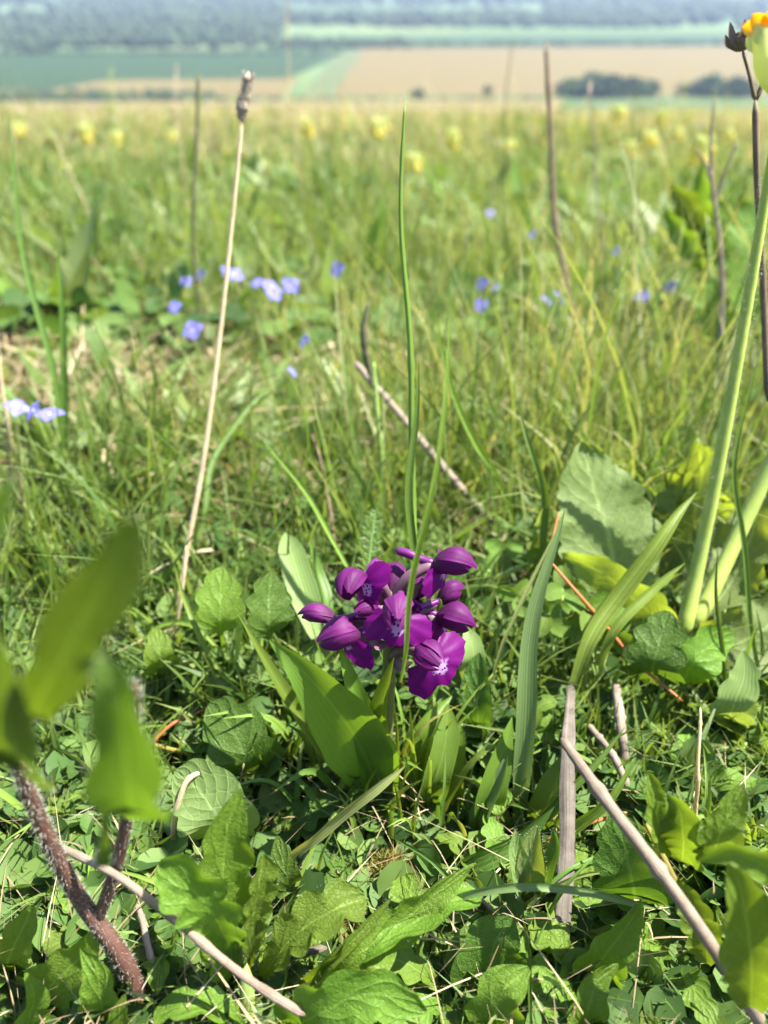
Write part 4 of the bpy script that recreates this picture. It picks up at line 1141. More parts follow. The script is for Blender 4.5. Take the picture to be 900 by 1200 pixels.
plant('daisy_rosette', 'bright upright rosette of spoon-shaped toothed leaves at the lower left', (292, 1195, .076), [
    ([(285, 1150, .080), (268, 1085, .0835), (262, 1020, .087), (268, 965, .0905), (282, 925, .0935)], 74, 'oval', D(roll=10, cup=.35, lobes=7, lobe=.13, nv=64, nu=11, rough=.05, wave=.07)),
    ([(282, 1150, .079), (262, 1095, .080), (238, 1055, .080), (210, 1030, .081), (186, 1012, .083)], 66, 'spoon', D(roll=-25, cup=.35, lobes=9, lobe=.18, nv=60, nu=11, rough=.05, wave=.07)),
    ([(290, 1150, .080), (293, 1110, .082), (298, 1065, .084), (305, 1030, .086), (308, 1002, .088)], 38, 'spoon', D(roll=35, cup=.5, lobes=9, lobe=.18, nv=60, nu=9, rough=.05)),
    ([(300, 1160, .080), (325, 1120, .083), (352, 1090, .085), (388, 1068, .087), (428, 1052, .090)], 56, 'spoon', D(roll=-20, cup=.4, lobes=7, lobe=.17, nv=64, nu=11, rough=.05, wave=.07)),
    ([(284, 1150, .079), (280, 1120, .081), (278, 1080, .083), (276, 1045, .085)], 16, 'lance', D(roll=0, cup=.5, lobes=5, lobe=.15, nv=30, nu=7)),
    ([(295, 1205, .075), (262, 1185, .074), (225, 1178, .0735), (180, 1190, .073)], 40, 'spoon', D(roll=40, cup=.3, lobes=7, lobe=.17, nv=36, nu=9, rough=.05)),
], L_DAISY, 'rosette', hairs=220, stem=([(293, 1230, .073), (290, 1180, .077), (288, 1130, .081)], [24, 22, 14]))
plant('daisy_leaf_sprig', 'low toothed leaves spreading along the bottom edge below the moss', (430, 1200, .074), [
    ([(380, 1180, .0775), (420, 1120, .084), (470, 1080, .090), (515, 1045, .094), (558, 1012, .098)], 60, 'lance', D(roll=25, cup=.45, wave=.15, lobes=9, lobe=.13, nv=64, nu=9, rough=.05)),
    ([(395, 1150, .080), (440, 1110, .085), (490, 1078, .090), (535, 1055, .093), (562, 1048, .095)], 50, 'spoon', D(roll=-40, cup=.3, lobes=4, lobe=.14, nv=40, nu=9, rough=.05)),
    ([(340, 1215, .072), (380, 1185, .074), (430, 1165, .075), (500, 1185, .074)], 74, 'oval', D(roll=20, cup=.3, lobes=7, lobe=.12, nv=64, nu=11, rough=.05, wave=.07)),
    ([(345, 1160, .0785), (395, 1120, .083), (430, 1085, .087), (460, 1050, .091)], 16, 'strap', D(roll=10, cup=.5, nv=24, nu=5)),
], L_DAISY, 'plant', hairs=160)
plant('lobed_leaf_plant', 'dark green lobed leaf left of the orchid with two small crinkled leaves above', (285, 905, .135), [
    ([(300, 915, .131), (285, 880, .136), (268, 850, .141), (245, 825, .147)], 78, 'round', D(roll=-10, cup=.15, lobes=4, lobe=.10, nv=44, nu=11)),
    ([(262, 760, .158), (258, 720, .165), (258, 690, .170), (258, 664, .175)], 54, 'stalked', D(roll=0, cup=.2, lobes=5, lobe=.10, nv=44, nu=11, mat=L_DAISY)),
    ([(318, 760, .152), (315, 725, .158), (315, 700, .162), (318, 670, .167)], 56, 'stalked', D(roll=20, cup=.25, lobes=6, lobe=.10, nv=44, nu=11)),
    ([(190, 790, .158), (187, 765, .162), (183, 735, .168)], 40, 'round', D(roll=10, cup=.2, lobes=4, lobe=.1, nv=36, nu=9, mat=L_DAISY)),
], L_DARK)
plant('round_leaf_plant', 'dull blue-green round leaf behind the daisy rosette', (240, 980, .112), [
    ([(265, 985, .110), (250, 950, .115), (232, 925, .119), (205, 905, .123)], 88, 'round', D(roll=-15, cup=.15, lobes=4, lobe=.06, nv=44, nu=11, mat=L_COWSLIP)),
    ([(345, 1040, .1), (335, 1025, .101), (330, 1005, .103), (325, 980, .106)], 36, 'round', D(roll=0, cup=.2, nv=24, nu=9)),
], L_DARK)
plant('tongue_leaf_plant', 'pale tongue-shaped leaf with a shadow bar left of the orchid head', (370, 735, .165), [
    ([(376, 745, .160), (358, 700, .168), (346, 662, .175), (334, 624, .182)], 37, 'strap', D(roll=0, cup=.25, nv=30, nu=9)),
    ([(384, 745, .161), (382, 705, .168), (372, 670, .175), (362, 632, .18)], 20, 'lance', D(roll=40, cup=.4, nv=30, nu=7, mat=G_DEEP)),
], L_PALE)
plant('strap_leaf_plant', 'light green strap leaves standing right of the orchid base', (545, 965, .118), [
    ([(505, 950, .121), (512, 910, .125), (522, 870, .130), (524, 825, .137)], 34, 'strap', D(roll=10, cup=.3, nv=26, nu=7)),
    ([(535, 945, .122), (533, 910, .127), (536, 880, .131), (540, 850, .136)], 26, 'strap', D(roll=-20, cup=.3, nv=26, nu=7, hairs=160)),
    ([(566, 985, .116), (575, 930, .121), (588, 885, .126), (600, 840, .132)], 38, 'lance', D(roll=20, cup=.3, nv=26, nu=7)),
    ([(556, 1000, .115), (570, 950, .119), (590, 905, .123), (596, 880, .126)], 34, 'lance', D(roll=-40, cup=.5, nv=26, nu=7, mat=G_BLUE)),
    ([(500, 1035, .105), (560, 1010, .107), (610, 985, .109), (650, 945, .112)], 30, 'lance', D(roll=30, cup=.3, nv=26, nu=7, mat=G_DEEP)),
    ([(628, 985, .116), (640, 950, .118), (652, 915, .121), (672, 875, .125)], 44, 'lance', D(roll=-20, cup=.2, nv=26, nu=7)),
], L_ORCHID)
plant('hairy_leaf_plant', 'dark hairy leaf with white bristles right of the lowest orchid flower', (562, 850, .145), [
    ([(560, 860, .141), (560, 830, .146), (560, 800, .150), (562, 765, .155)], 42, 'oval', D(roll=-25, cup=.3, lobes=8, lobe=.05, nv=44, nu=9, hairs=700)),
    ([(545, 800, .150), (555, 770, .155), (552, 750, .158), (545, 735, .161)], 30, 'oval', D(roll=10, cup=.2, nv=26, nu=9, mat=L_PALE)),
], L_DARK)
plant('fuzzy_sprout', 'fuzzy grey-green sprout in front of the weathered flat stalk', (622, 1050, .098), [
    ([(622, 1040, .098), (622, 1015, .100), (624, 990, .102), (630, 968, .104)], 40, 'oval', D(roll=0, cup=.6, nv=30, nu=9, hairs=900)),
    ([(616, 1040, .098), (606, 1015, .0995), (602, 995, .101), (604, 972, .103)], 34, 'oval', D(roll=30, cup=.5, nv=30, nu=9, hairs=700)),
    ([(628, 1045, .097), (645, 1015, .099), (652, 990, .101), (648, 970, .103)], 26, 'oval', D(roll=-30, cup=.5, nv=30, nu=9, hairs=500, mat=L_DARK)),
], L_COWSLIP)
plant('lobed_herb', 'dark lobed leaf below the cowslip stems', (770, 790, .155), [
    ([(762, 800, .152), (768, 770, .156), (775, 745, .160), (782, 716, .165)], 64, 'round', D(roll=0, cup=.2, lobes=5, lobe=.14, nv=50, nu=11)),
    ([(800, 800, .152), (815, 775, .156), (835, 755, .160), (860, 745, .163)], 54, 'round', D(roll=20, cup=.2, lobes=5, lobe=.1, nv=44, nu=11, mat=L_DAISY)),
    ([(850, 850, .143), (862, 820, .147), (872, 790, .151), (870, 762, .155)], 52, 'egg', D(roll=15, cup=.25, lobes=6, lobe=.08, nv=44, nu=9, mat=L_PALE)),
], L_DARK)
plant('heart_leaf_plant', 'heart-shaped bright leaf under the red hairy stem', (70, 1160, .08), [
    ([(40, 1175, .079), (70, 1145, .081), (95, 1120, .083), (112, 1085, .086)], 78, 'egg', D(lobes=7, lobe=0.11, wave=.08, roll=10, cup=.2, nv=52, nu=11)),
    ([(110, 1200, .0745), (118, 1170, .077), (112, 1140, .079), (95, 1110, .082)], 60, 'egg', D(lobes=7, lobe=0.11, wave=.08, roll=-20, cup=.3, nv=52, nu=9)),
    ([(10, 1140, .083), (18, 1105, .086), (30, 1080, .088), (38, 1060, .09)], 50, 'round', D(lobes=7, lobe=0.11, wave=.08, roll=0, cup=.3, nv=52, nu=9, hairs=200)),
    ([(20, 1215, .073), (35, 1190, .0755), (40, 1165, .077), (30, 1140, .079)], 56, 'egg', D(lobes=7, lobe=0.11, wave=.08, roll=30, cup=.3, nv=52, nu=9)),
    ([(135, 1225, .071), (138, 1200, .0735), (140, 1185, .0745), (146, 1165, .076)], 46, 'egg', D(lobes=7, lobe=0.11, wave=.08, roll=0, cup=.3, nv=52, nu=9)),
], L_DAISY)
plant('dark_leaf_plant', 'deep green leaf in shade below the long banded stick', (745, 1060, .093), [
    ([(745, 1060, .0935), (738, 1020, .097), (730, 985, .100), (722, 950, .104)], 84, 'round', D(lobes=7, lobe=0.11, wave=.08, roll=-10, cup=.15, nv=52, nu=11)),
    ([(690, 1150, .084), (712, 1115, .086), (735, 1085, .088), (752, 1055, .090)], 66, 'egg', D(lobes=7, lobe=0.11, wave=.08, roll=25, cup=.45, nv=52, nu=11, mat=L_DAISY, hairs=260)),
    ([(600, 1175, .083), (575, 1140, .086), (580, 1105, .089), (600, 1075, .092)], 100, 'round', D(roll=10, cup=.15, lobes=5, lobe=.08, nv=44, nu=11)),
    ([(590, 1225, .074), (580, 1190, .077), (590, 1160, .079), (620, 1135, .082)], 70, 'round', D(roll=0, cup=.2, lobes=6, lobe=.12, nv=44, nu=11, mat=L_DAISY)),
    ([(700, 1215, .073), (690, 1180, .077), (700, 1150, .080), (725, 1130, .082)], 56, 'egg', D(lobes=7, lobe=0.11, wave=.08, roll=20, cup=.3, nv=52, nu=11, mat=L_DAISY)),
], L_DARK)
plant('leafy_herb', 'blurred fresh green leaves in the lower right corner', (850, 1190, .07), [
    ([(790, 1000, .086), (772, 965, .088), (765, 935, .089), (760, 905, .091)], 40, 'oval', D(lobes=6, lobe=0.10, wave=.08, roll=30, cup=.5, nv=52, nu=9)),
    ([(800, 1010, .085), (800, 975, .087), (796, 950, .088), (780, 930, .089)], 58, 'egg', D(lobes=6, lobe=0.10, wave=.08, roll=-15, cup=.4, nv=52, nu=9, hairs=150)),
    ([(835, 1010, .082), (845, 975, .084), (858, 945, .086), (872, 918, .088)], 52, 'egg', D(lobes=6, lobe=0.10, wave=.08, roll=20, cup=.3, nv=52, nu=9, hairs=150)),
    ([(880, 1180, .064), (880, 1120, .066), (872, 1060, .068), (855, 1000, .070)], 78, 'lance', D(lobes=6, lobe=0.10, wave=.08, roll=10, cup=.4, nv=52, nu=9)),
    ([(935, 1060, .066), (900, 1015, .067), (860, 1000, .068), (815, 1010, .069)], 46, 'lance', D(lobes=6, lobe=0.10, wave=.08, roll=-30, cup=.3, nv=52, nu=9)),
    ([(830, 1130, .078), (822, 1090, .081), (808, 1060, .083), (795, 1030, .085)], 44, 'oval', D(lobes=6, lobe=0.10, wave=.08, roll=0, cup=.4, nv=52, nu=9)),
], L_DAISY)
plant('leafy_plant', 'green leafy herb behind the dead stem near the right edge', (835, 300, .43), [
    ([(828, 300, .44), (818, 270, .445), (805, 240, .45), (785, 215, .455)], 34, 'lance', D(roll=0, cup=.4, lobes=4, lobe=.22, nv=30, nu=7)),
    ([(835, 300, .44), (850, 265, .445), (860, 235, .45), (872, 205, .455)], 40, 'lance', D(roll=20, cup=.4, lobes=4, lobe=.22, nv=30, nu=7)),
    ([(830, 300, .44), (826, 255, .45), (822, 220, .455), (824, 190, .46)], 30, 'lance', D(roll=-20, cup=.4, lobes=4, lobe=.22, nv=30, nu=7)),
    ([(838, 310, .43), (868, 290, .43), (880, 260, .44), (890, 235, .445)], 44, 'oval', D(roll=0, cup=.3, lobes=4, lobe=.15, nv=30, nu=7)),
    ([(828, 320, .43), (805, 285, .435), (790, 265, .44), (778, 240, .445)], 26, 'lance', D(roll=0, cup=.4, lobes=4, lobe=.22, nv=30, nu=7)),
    ([(850, 400, .37), (838, 375, .375), (832, 350, .38), (836, 325, .385)], 40, 'oval', D(roll=0, cup=.3, lobes=4, lobe=.15, nv=30, nu=7, mat=L_CLOVER)),
    ([(880, 380, .37), (872, 350, .375), (868, 325, .38), (876, 300, .385)], 34, 'oval', D(roll=20, cup=.3, nv=30, nu=7)),
], L_DAISY, stem=([(840, 420, .40), (834, 340, .42), (828, 250, .44)], [6, 5, 3]))

def herb(px, py, n, L, w, mat, label, kind='oval', lobes=6, lobe=.19, up=.6, name='toothed_herb', hairs=0):
    Y = GY(py); g = V(px, py, Y); g[2] = float(gz(g[0], g[1])) + .002
    r = root(name, g, label, 'herb', 'low leafy herbs in the near turf')
    a0 = random.uniform(0, 6.283)
    for i in range(n):
        a = a0 + i * 6.283 / n + random.uniform(-.35, .35); d = np.array([math.cos(a), math.sin(a), 0]); l = L * random.uniform(.7, 1.15); u = up * random.uniform(.6, 1.3)
        C = np.array([[0, 0, 0], d * l * .3 + [0, 0, l * .35 * u], d * l * .65 + [0, 0, l * .62 * u], d * l + [0, 0, l * .62 * u]]) + g
        obj('leaf', leaf_mesh('leaf', C, w * random.uniform(.75, 1.15), kind, mat, view=d * .25 + np.array([0, 0, -1.0]), roll=random.uniform(-20, 20), cup=.25, lobes=lobes, lobe=lobe, wave=.16, rough=.07, nv=40, nu=9), r)
herb(60, 1010, 6, .024, .0042, L_DAISY, 'low toothed herb left of the red hairy stem', 'spoon')
herb(395, 1130, 5, .020, .0040, L_DARK, 'dark low herb between the rosette and the moss', 'spoon')
herb(505, 1150, 6, .020, .0040, L_DAISY, 'bright low herb at the bottom, left of the flat stalk', 'spoon', up=.8)
herb(560, 920, 5, .020, .0034, L_DAISY, 'small toothed herb under the strap leaves', 'spoon', up=.9)
herb(300, 1010, 5, .022, .0040, L_DARK, 'shaded herb right behind the rosette', 'round')
herb(220, 900, 5, .024, .0045, L_DAISY, 'low herb below the curled yellow blade', 'spoon', up=.8)
herb(160, 870, 5, .024, .0045, L_DARK, 'low dark herb beside the blurred hairy leaf', 'round', up=.8)
herb(720, 1010, 5, .022, .0045, L_DAISY, 'bright herb behind the long banded stick', 'spoon', up=.8)
herb(860, 960, 6, .026, .0045, L_CLOVER, 'fresh herb behind the blurred corner leaves', 'oval', 0, up=.9)
herb(650, 1100, 5, .020, .0038, L_DARK, 'dark herb at the foot of the flat stalk', 'round')
herb(800, 900, 5, .026, .0048, L_DAISY, 'toothed herb right of the grey stub', 'spoon', up=.8)
herb(890, 850, 5, .028, .0055, L_COWSLIP, 'crinkled leaves at the right edge below the cowslip', 'egg', up=.8)
herb(820, 680, 6, .034, .0060, L_CLOVER, 'leafy herb in front of the cowslip leaves', 'oval', 0, up=.7)
herb(720, 640, 6, .034, .0055, L_CLOVER, 'leafy herb left of the grey cowslip leaf', 'oval', 0, up=.7)
herb(585, 740, 5, .026, .0045, L_DARK, 'dark herb right of the orchid flowers', 'round', up=.8)
herb(20, 870, 5, .026, .0045, L_DARK, 'dark herb at the left edge behind the glowing leaf', 'round', up=.7)
herb(640, 560, 6, .036, .006, L_DARK, 'dark herb behind the dark pointed blade', 'oval', 0, up=.7)
herb(380, 560, 5, .034, .005, L_CLOVER, 'small herb above the tongue leaf', 'oval', 0, up=.8)
herb(250, 560, 5, .034, .005, L_DARK, 'dark herb right of the cream stalk', 'oval', 0, up=.8)
herb(870, 500, 6, .045, .008, L_COWSLIP, 'pale leafy clump right of the cowslip stem', 'egg', up=.8)
for a in [(40, 1120, 6, .018, .0034, L_DAISY, 'crinkled herb under the hairy stem at the left edge'), (150, 1130, 6, .018, .0032, L_CLOVER, 'small-leaved herb between hairy stem and rosette'),
          (210, 1110, 5, .017, .0030, L_DAISY, 'small herb left of the rosette stem'), (350, 1180, 6, .017, .0034, L_DAISY, 'bright crinkled herb at the bottom right of the rosette'),
                    (540, 1180, 6, .017, .0034, L_CLOVER, 'light small-leaved herb at the bottom centre'), (700, 1180, 6, .017, .0036, L_DAISY, 'bright herb at the bottom right of the flat stalk'),
          (760, 1120, 6, .019, .0036, L_CLOVER, 'small-leaved herb left of the long banded stick end'), (800, 1170, 6, .018, .0036, L_DAISY, 'crinkled herb right of the long banded stick end'),
          (690, 1060, 6, .020, .0036, L_CLOVER, 'light herb between flat stalk and long banded stick'), (590, 1060, 5, .018, .0030, L_CLOVER, 'small light herb under the arching green blade'),
          (780, 980, 6, .022, .0038, L_CLOVER, 'light herb behind the long banded stick, right part'), (900, 930, 6, .024, .0042, L_DAISY, 'toothed herb at the right edge, low'),
          (620, 790, 6, .024, .0040, L_CLOVER, 'light small-leaved herb left of the flat stalk top'), (690, 760, 6, .026, .0040, L_CLOVER, 'light herb under the clover by the bluish blade'),
          (845, 800, 6, .026, .0045, L_CLOVER, 'light herb under the cowslip at right'), (745, 820, 6, .024, .0040, L_DAISY, 'toothed herb above the grey stub'),
          (240, 800, 5, .024, .0036, L_CLOVER, 'light herb at the foot of the cream stalk'), (60, 800, 5, .026, .0040, L_CLOVER, 'light herb behind the near hairy leaves'),
          (150, 800, 5, .026, .0040, L_DAISY, 'toothed herb right behind the near hairy leaf')]:
    herb(a[0], a[1], a[2], a[3], a[4], a[5], a[6], random.choice(['spoon', 'round', 'oval']), random.choice([5, 6, 7]), .19, up=random.uniform(.6, 1.0))

# clover: three leaflets on a thread-like stalk
def clover(base, heads, label):
    r = root('clover_plant', V(*base), label, 'clover', 'clover plants among the grass')
    for (px, py, Y, s, tilt) in heads:
        c = V(px, py, Y); m = mpp(c)
        st = np.array([V(*base), (V(*base) + c) / 2 + np.array([0, 0, .002]), c])
        obj('stalk', tube_mesh('stalk', st, [.0004, .0004], M_STEM, 6), r)
        for k in range(3):
            a = 2 * math.pi * k / 3 + tilt
            d = nrm(RT * math.cos(a) * 1.0 + UP * math.sin(a) * .85 + FW * math.sin(a) * .35 + np.array([0, 0, .1]))
            pts = np.array([c, c + d * s * m * .5 + np.array([0, 0, .0006]), c + d * s * m])
            obj('leaflet', leaf_mesh('leaflet', pts, s * m * .40, 'round', L_CLOVER, roll=random.uniform(-25, 25), cup=.25, nv=16, nu=7), r)
clover((700, 800, .15), [(690, 715, .158, 34, .4), (720, 745, .155, 36, 1.2), (672, 740, .156, 30, .9)], 'clover with folded pale leaflets right of the wide bluish blade')
clover((650, 780, .152), [(640, 720, .16, 30, .2), (660, 690, .165, 28, 1.6), (605, 700, .165, 26, .8)], 'clover between the orchid flowers and the bluish blade')
clover((640, 900, .13), [(628, 830, .138, 26, .3), (640, 858, .134, 24, 1.4)], 'small clover at the top of the weathered flat stalk')
clover((770, 880, .14), [(760, 840, .145, 30, .5), (790, 855, .142, 26, 1.1), (742, 870, .14, 24, .1)], 'clover in the shade below the dark lobed leaf')
clover((860, 900, .13), [(840, 880, .135, 28, .2), (875, 870, .136, 30, .9), (855, 920, .128, 26, 1.5)], 'clover near the right edge under the thin blades')
clover((570, 680, .19), [(590, 650, .195, 26, .4), (575, 670, .19, 24, 1.2)], 'clover with dark leaflets right of the top orchid flower')
clover((120, 960, .12), [(100, 930, .125, 26, .3), (60, 950, .122, 26, 1.0), (40, 920, .127, 24, 1.7)], 'clover behind the red hairy stem at left')
clover((330, 900, .135), [(340, 870, .14, 20, .3), (320, 885, .138, 22, 1.0)], 'tiny clover between the dark lobed leaf and the orchid')
clover((560, 690, .185), [(690, 640, .2, 26, .3), (640, 655, .19, 26, 1.0), (720, 690, .18, 30, .2)], 'clover below the grey cowslip leaf')

# feathery leaves (yarrow)
def feather(label, pts, w, mat=G_DEEP):
    C = spline(px_pts(pts), 26); m = mpp(C[13])
    r = root('feathery_leaf', C[0], label, 'feathery leaf', 'feathery leaves in the turf')
    obj('midrib', tube_mesh('midrib', C, [.0005, .0003], mat, 6, 20), r)
    T, Sd, N = frames(C)
    for i in range(3, 26):
        for sgn in (-1, 1):
            L = w * m * .5 * math.sin(math.pi * (i + 2) / 29) ** .6
            d = nrm(Sd[i] * sgn + T[i] * .7 + N[i] * random.uniform(-.3, .5))
            vs, fs = [], []
            for k in range(4):
                b = C[i] + d * L * k / 4
                dd = nrm(d + .8 * np.array([random.gauss(0, .6) for _ in range(3)]))
                q = nrm(np.cross(dd, N[i])) * m * .7
                o = len(vs); vs += [b - q, b + q, b + dd * L * .55]; fs.append((o, o + 1, o + 2))
            q = nrm(np.cross(d, N[i])) * m * .8; o = len(vs)
            vs += [C[i] - q, C[i] + q, C[i] + d * L]; fs.append((o, o + 1, o + 2))
            obj('leaflet', mesh_from('leaflet', vs, fs, mat, uv=np.full((len(vs), 2), .4)), r)
feather('feathery yarrow leaf just above the orchid head', [(428, 700, .16), (432, 660, .17), (436, 625, .178), (440, 600, .184)], 34, G_DEEP)
feather('feathery yarrow leaf left of the blurred dark leaf', [(100, 700, .2), (112, 650, .21), (118, 620, .215), (115, 590, .22)], 30, G_BRIGHT)
feather('feathery dark leaf left of the orchid leaf base', [(310, 860, .14), (306, 820, .146), (303, 790, .152), (300, 760, .158)], 30, G_DEEP)
feather('feathery blurred leaf below the purple-brown withered flower', [(320, 600, .23), (322, 550, .25), (318, 510, .265), (322, 470, .28)], 44, G_DEEP)

# tufts of fine grass round the orchid and in the near turf
def tuft(px, py, n, h, w, mat, label, lean=.5, spread=.005, top=None):
    Y = GY(py); p = V(px, py, Y); p[2] = float(gz(p[0], p[1]))
    r = root('grass_tuft', p, label, 'grass tuft', 'tufts of fine grass near the orchid')
    for i in range(n):
        a = random.uniform(0, 6.283); L = h * random.uniform(.55, 1.1); le = lean * random.uniform(.2, 1.3)
        b = np.array([random.gauss(0, spread), random.gauss(0, spread), -.001])
        d = np.array([math.cos(a), math.sin(a), 0])
        C = np.array([b, b + d * L * le * .18 + [0, 0, L * .4], b + d * L * le * .5 + [0, 0, L * .75], b + d * L * le + [0, 0, L * (1 - .25 * le)]]) + p
        mm = mat if random.random() < .8 else random.choice([G_BRIGHT, G_PALE, G_DEEP, G_YELLOW])
        obj('blade', leaf_mesh('blade', C, w * random.uniform(.6, 1.1), 'grass', mm, roll=random.uniform(-60, 60), cup=.5, nv=12, nu=3), r)
tuft(300, 1090, 9, .030, .0008, G_BRIGHT, 'thin tuft between the rosette and the bottom moss', 1.1)
tuft(600, 1110, 9, .028, .0008, G_DEEP, 'thin tuft below the arching green blade', 1.2)
tuft(850, 1020, 10, .034, .0009, G_BRIGHT, 'tuft behind the blurred corner leaves', .8)
tuft(130, 990, 10, .032, .0009, G_BRIGHT, 'tuft between the two red hairy stems', .8)
tuft(700, 870, 10, .034, .0009, G_BRIGHT, 'tuft right of the top of the flat stalk', .8)
tuft(225, 790, 16, .042, .0010, G_BRIGHT, 'dense tuft between cream stalk and dark lobed leaf', .45)
tuft(280, 830, 14, .040, .0009, G_BRIGHT, 'tuft just behind the dark lobed leaf', .5)
tuft(150, 700, 16, .045, .0010, G_BRIGHT, 'tuft right of the blurred dark leaf tip', .45)
tuft(20, 690, 14, .045, .0010, G_BRIGHT, 'tuft at the left edge below the straw patch', .5)
tuft(455, 985, 14, .034, .0008, G_BRIGHT, 'fine tuft at the very foot of the orchid', .5)
tuft(530, 985, 12, .032, .0008, G_DEEP, 'fine tuft in front of the strap leaves', .6)
tuft(480, 950, 16, .042, .0009, G_BRIGHT, 'tuft of fine bright blades right behind the orchid stem', .35)
tuft(505, 930, 12, .036, .0009, G_BRIGHT, 'fine grass tuft between orchid stem and strap leaves', .4)
tuft(390, 960, 14, .032, .0009, G_DEEP, 'shaded fine grass tuft under the broad orchid leaf', .6)
tuft(340, 920, 14, .036, .0009, G_BRIGHT, 'grass tuft left of the orchid leaf base', .5)
tuft(255, 880, 12, .035, .0010, G_DEEP, 'dark grass tuft behind the dull round leaf', .6)
tuft(195, 840, 14, .040, .0010, G_BRIGHT, 'grass tuft right of the blurred hairy leaf', .5)
tuft(60, 740, 14, .045, .0010, G_BRIGHT, 'upright grass tuft at the left edge behind the blurred leaf', .4)
tuft(110, 760, 12, .040, .0010, G_DEEP, 'darker grass tuft behind the blurred dark leaf', .5)
tuft(300, 740, 12, .036, .0010, G_BRIGHT, 'grass tuft left of the pale tongue leaf', .6)
tuft(600, 800, 12, .034, .0010, G_BRIGHT, 'grass tuft right of the hairy dark leaf', .6)
tuft(750, 900, 12, .030, .0009, G_DEEP, 'thin grass tuft right of the flat dead stalk', .8)
tuft(830, 830, 12, .038, .0009, G_DEEP, 'grass tuft in front of the cowslip leaves', .6)
tuft(560, 620, 12, .040, .0011, G_DEEP, 'grass tuft behind the top orchid flower', .5)
tuft(690, 540, 14, .045, .0012, G_BRIGHT, 'grass tuft behind the grey cowslip leaf', .5)
tuft(740, 480, 16, .055, .0013, G_DEEP, 'tall dark grass tuft beyond the cowslip', .35)
tuft(590, 480, 14, .055, .0012, G_DEEP, 'tall grass tuft beyond the slanting dead stick', .35)
tuft(330, 560, 14, .045, .0012, G_BRIGHT, 'grass tuft beside the dark bowing blade', .5)
tuft(130, 560, 14, .045, .0012, G_DEEP, 'grass tuft in the straw patch at left', .5)
tuft(880, 560, 12, .05, .0012, G_DEEP, 'grass tuft behind the cowslip at the right edge', .5)

# ------------------------------------------------------------------ small flowers further off
def speedwell(px, py, s, label):
    Y = GY(py, .062); c = V(px, py, Y); m = .0047 * s
    g = np.array([c[0], c[1] + .004, float(gz(c[0], c[1]))])
    r = root('speedwell', g, label, 'blue flower', 'blue speedwell flowers in the turf')
    obj('stem', tube_mesh('stem', np.array([g, (g + c) / 2 + [.002, 0, 0], c]), [.0005, .0004], M_STEM, 6), r)
    ax = nrm(np.array([random.uniform(-.9, .9), random.uniform(-.9, .1), .7])); e1 = nrm(np.cross(ax, [0, 0, 1.0])); e2 = np.cross(ax, e1)
    for k in range(4):
        a = k * math.pi / 2 + .6; d = e1 * math.cos(a) + e2 * math.sin(a)
        obj('petal', leaf_mesh('petal', np.array([c, c + d * m * .5 + ax * m * .08, c + d * m]), m * .48, 'round', M_BLUE, view=-ax, cup=.15, nv=8, nu=5), r)
    v, f = ico(1)
    obj('eye', mesh_from('eye', v * m * .09 + c + ax * m * .06, f, M_WHITE), r)
sw = [(275, 322, 1.1, 'blue speedwell just right of the cream stalk, highest of its row'), (302, 332, 1.0, 'speedwell left of the bright pair in the row by the cream stalk'),
      (316, 337, 1.25, 'largest pale blue speedwell in the row by the cream stalk'), (341, 335, 1.1, 'speedwell right of the largest pale blue one'),
      (395, 316, 1.2, 'lone speedwell at the right end of the blue row'), (226, 387, 1.1, 'deep blue speedwell under the dark straight stalk'),
      (209, 318, .9, 'faint speedwell left of the dark straight stalk'), (235, 322, .9, 'faint speedwell between dark and cream stalks'),
      (58, 486, 1.1, 'deep blue speedwell low at the left edge, right of its neighbour'), (20, 478, .9, 'deep blue speedwell at the extreme left edge'),
      (357, 400, .8, 'small pale speedwell below the blue row'), (342, 436, .6, 'whitish speedwell bud left of the grass spike'),
      (565, 333, 1.0, 'pale speedwell right of the tall green stalk'), (563, 358, .9, 'blue speedwell under the pale one right of the tall stalk'),
      (580, 337, .7, 'tiny white-blue speedwell beside the pale one'), (625, 275, .8, 'faint speedwell far back left of the brown stalk'),
      (655, 348, 1.0, 'violet-blue speedwell behind the brown bare stalk'), (640, 352, .8, 'dim speedwell just left of the brown bare stalk'),
      (754, 347, 1.0, 'clear blue speedwell between brown stalk and cowslip stem'), (787, 336, .9, 'pale speedwell nearer the cowslip stem'),
      (722, 295, .9, 'whitish speedwell far back right of the brown stalk'), (205, 360, .8, 'blurred violet speedwell above the deep blue one'), (575, 250, .9, 'farthest pale speedwell above the centre')]
for q in sw: speedwell(*q)
for q in [(286, 326, 1.0, 'speedwell nestled between the two beside the cream stalk'), (322, 345, .9, 'lower speedwell touching the largest pale blue one'), (332, 330, .9, 'speedwell half behind its right neighbour in the blue row'),
          (265, 318, .8, 'pale speedwell touching the cream stalk from the right'), (218, 330, .8, 'pale speedwell just left of the dark stalk foot'), (40, 481, .9, 'speedwell between the two at the left edge')]: speedwell(*q)

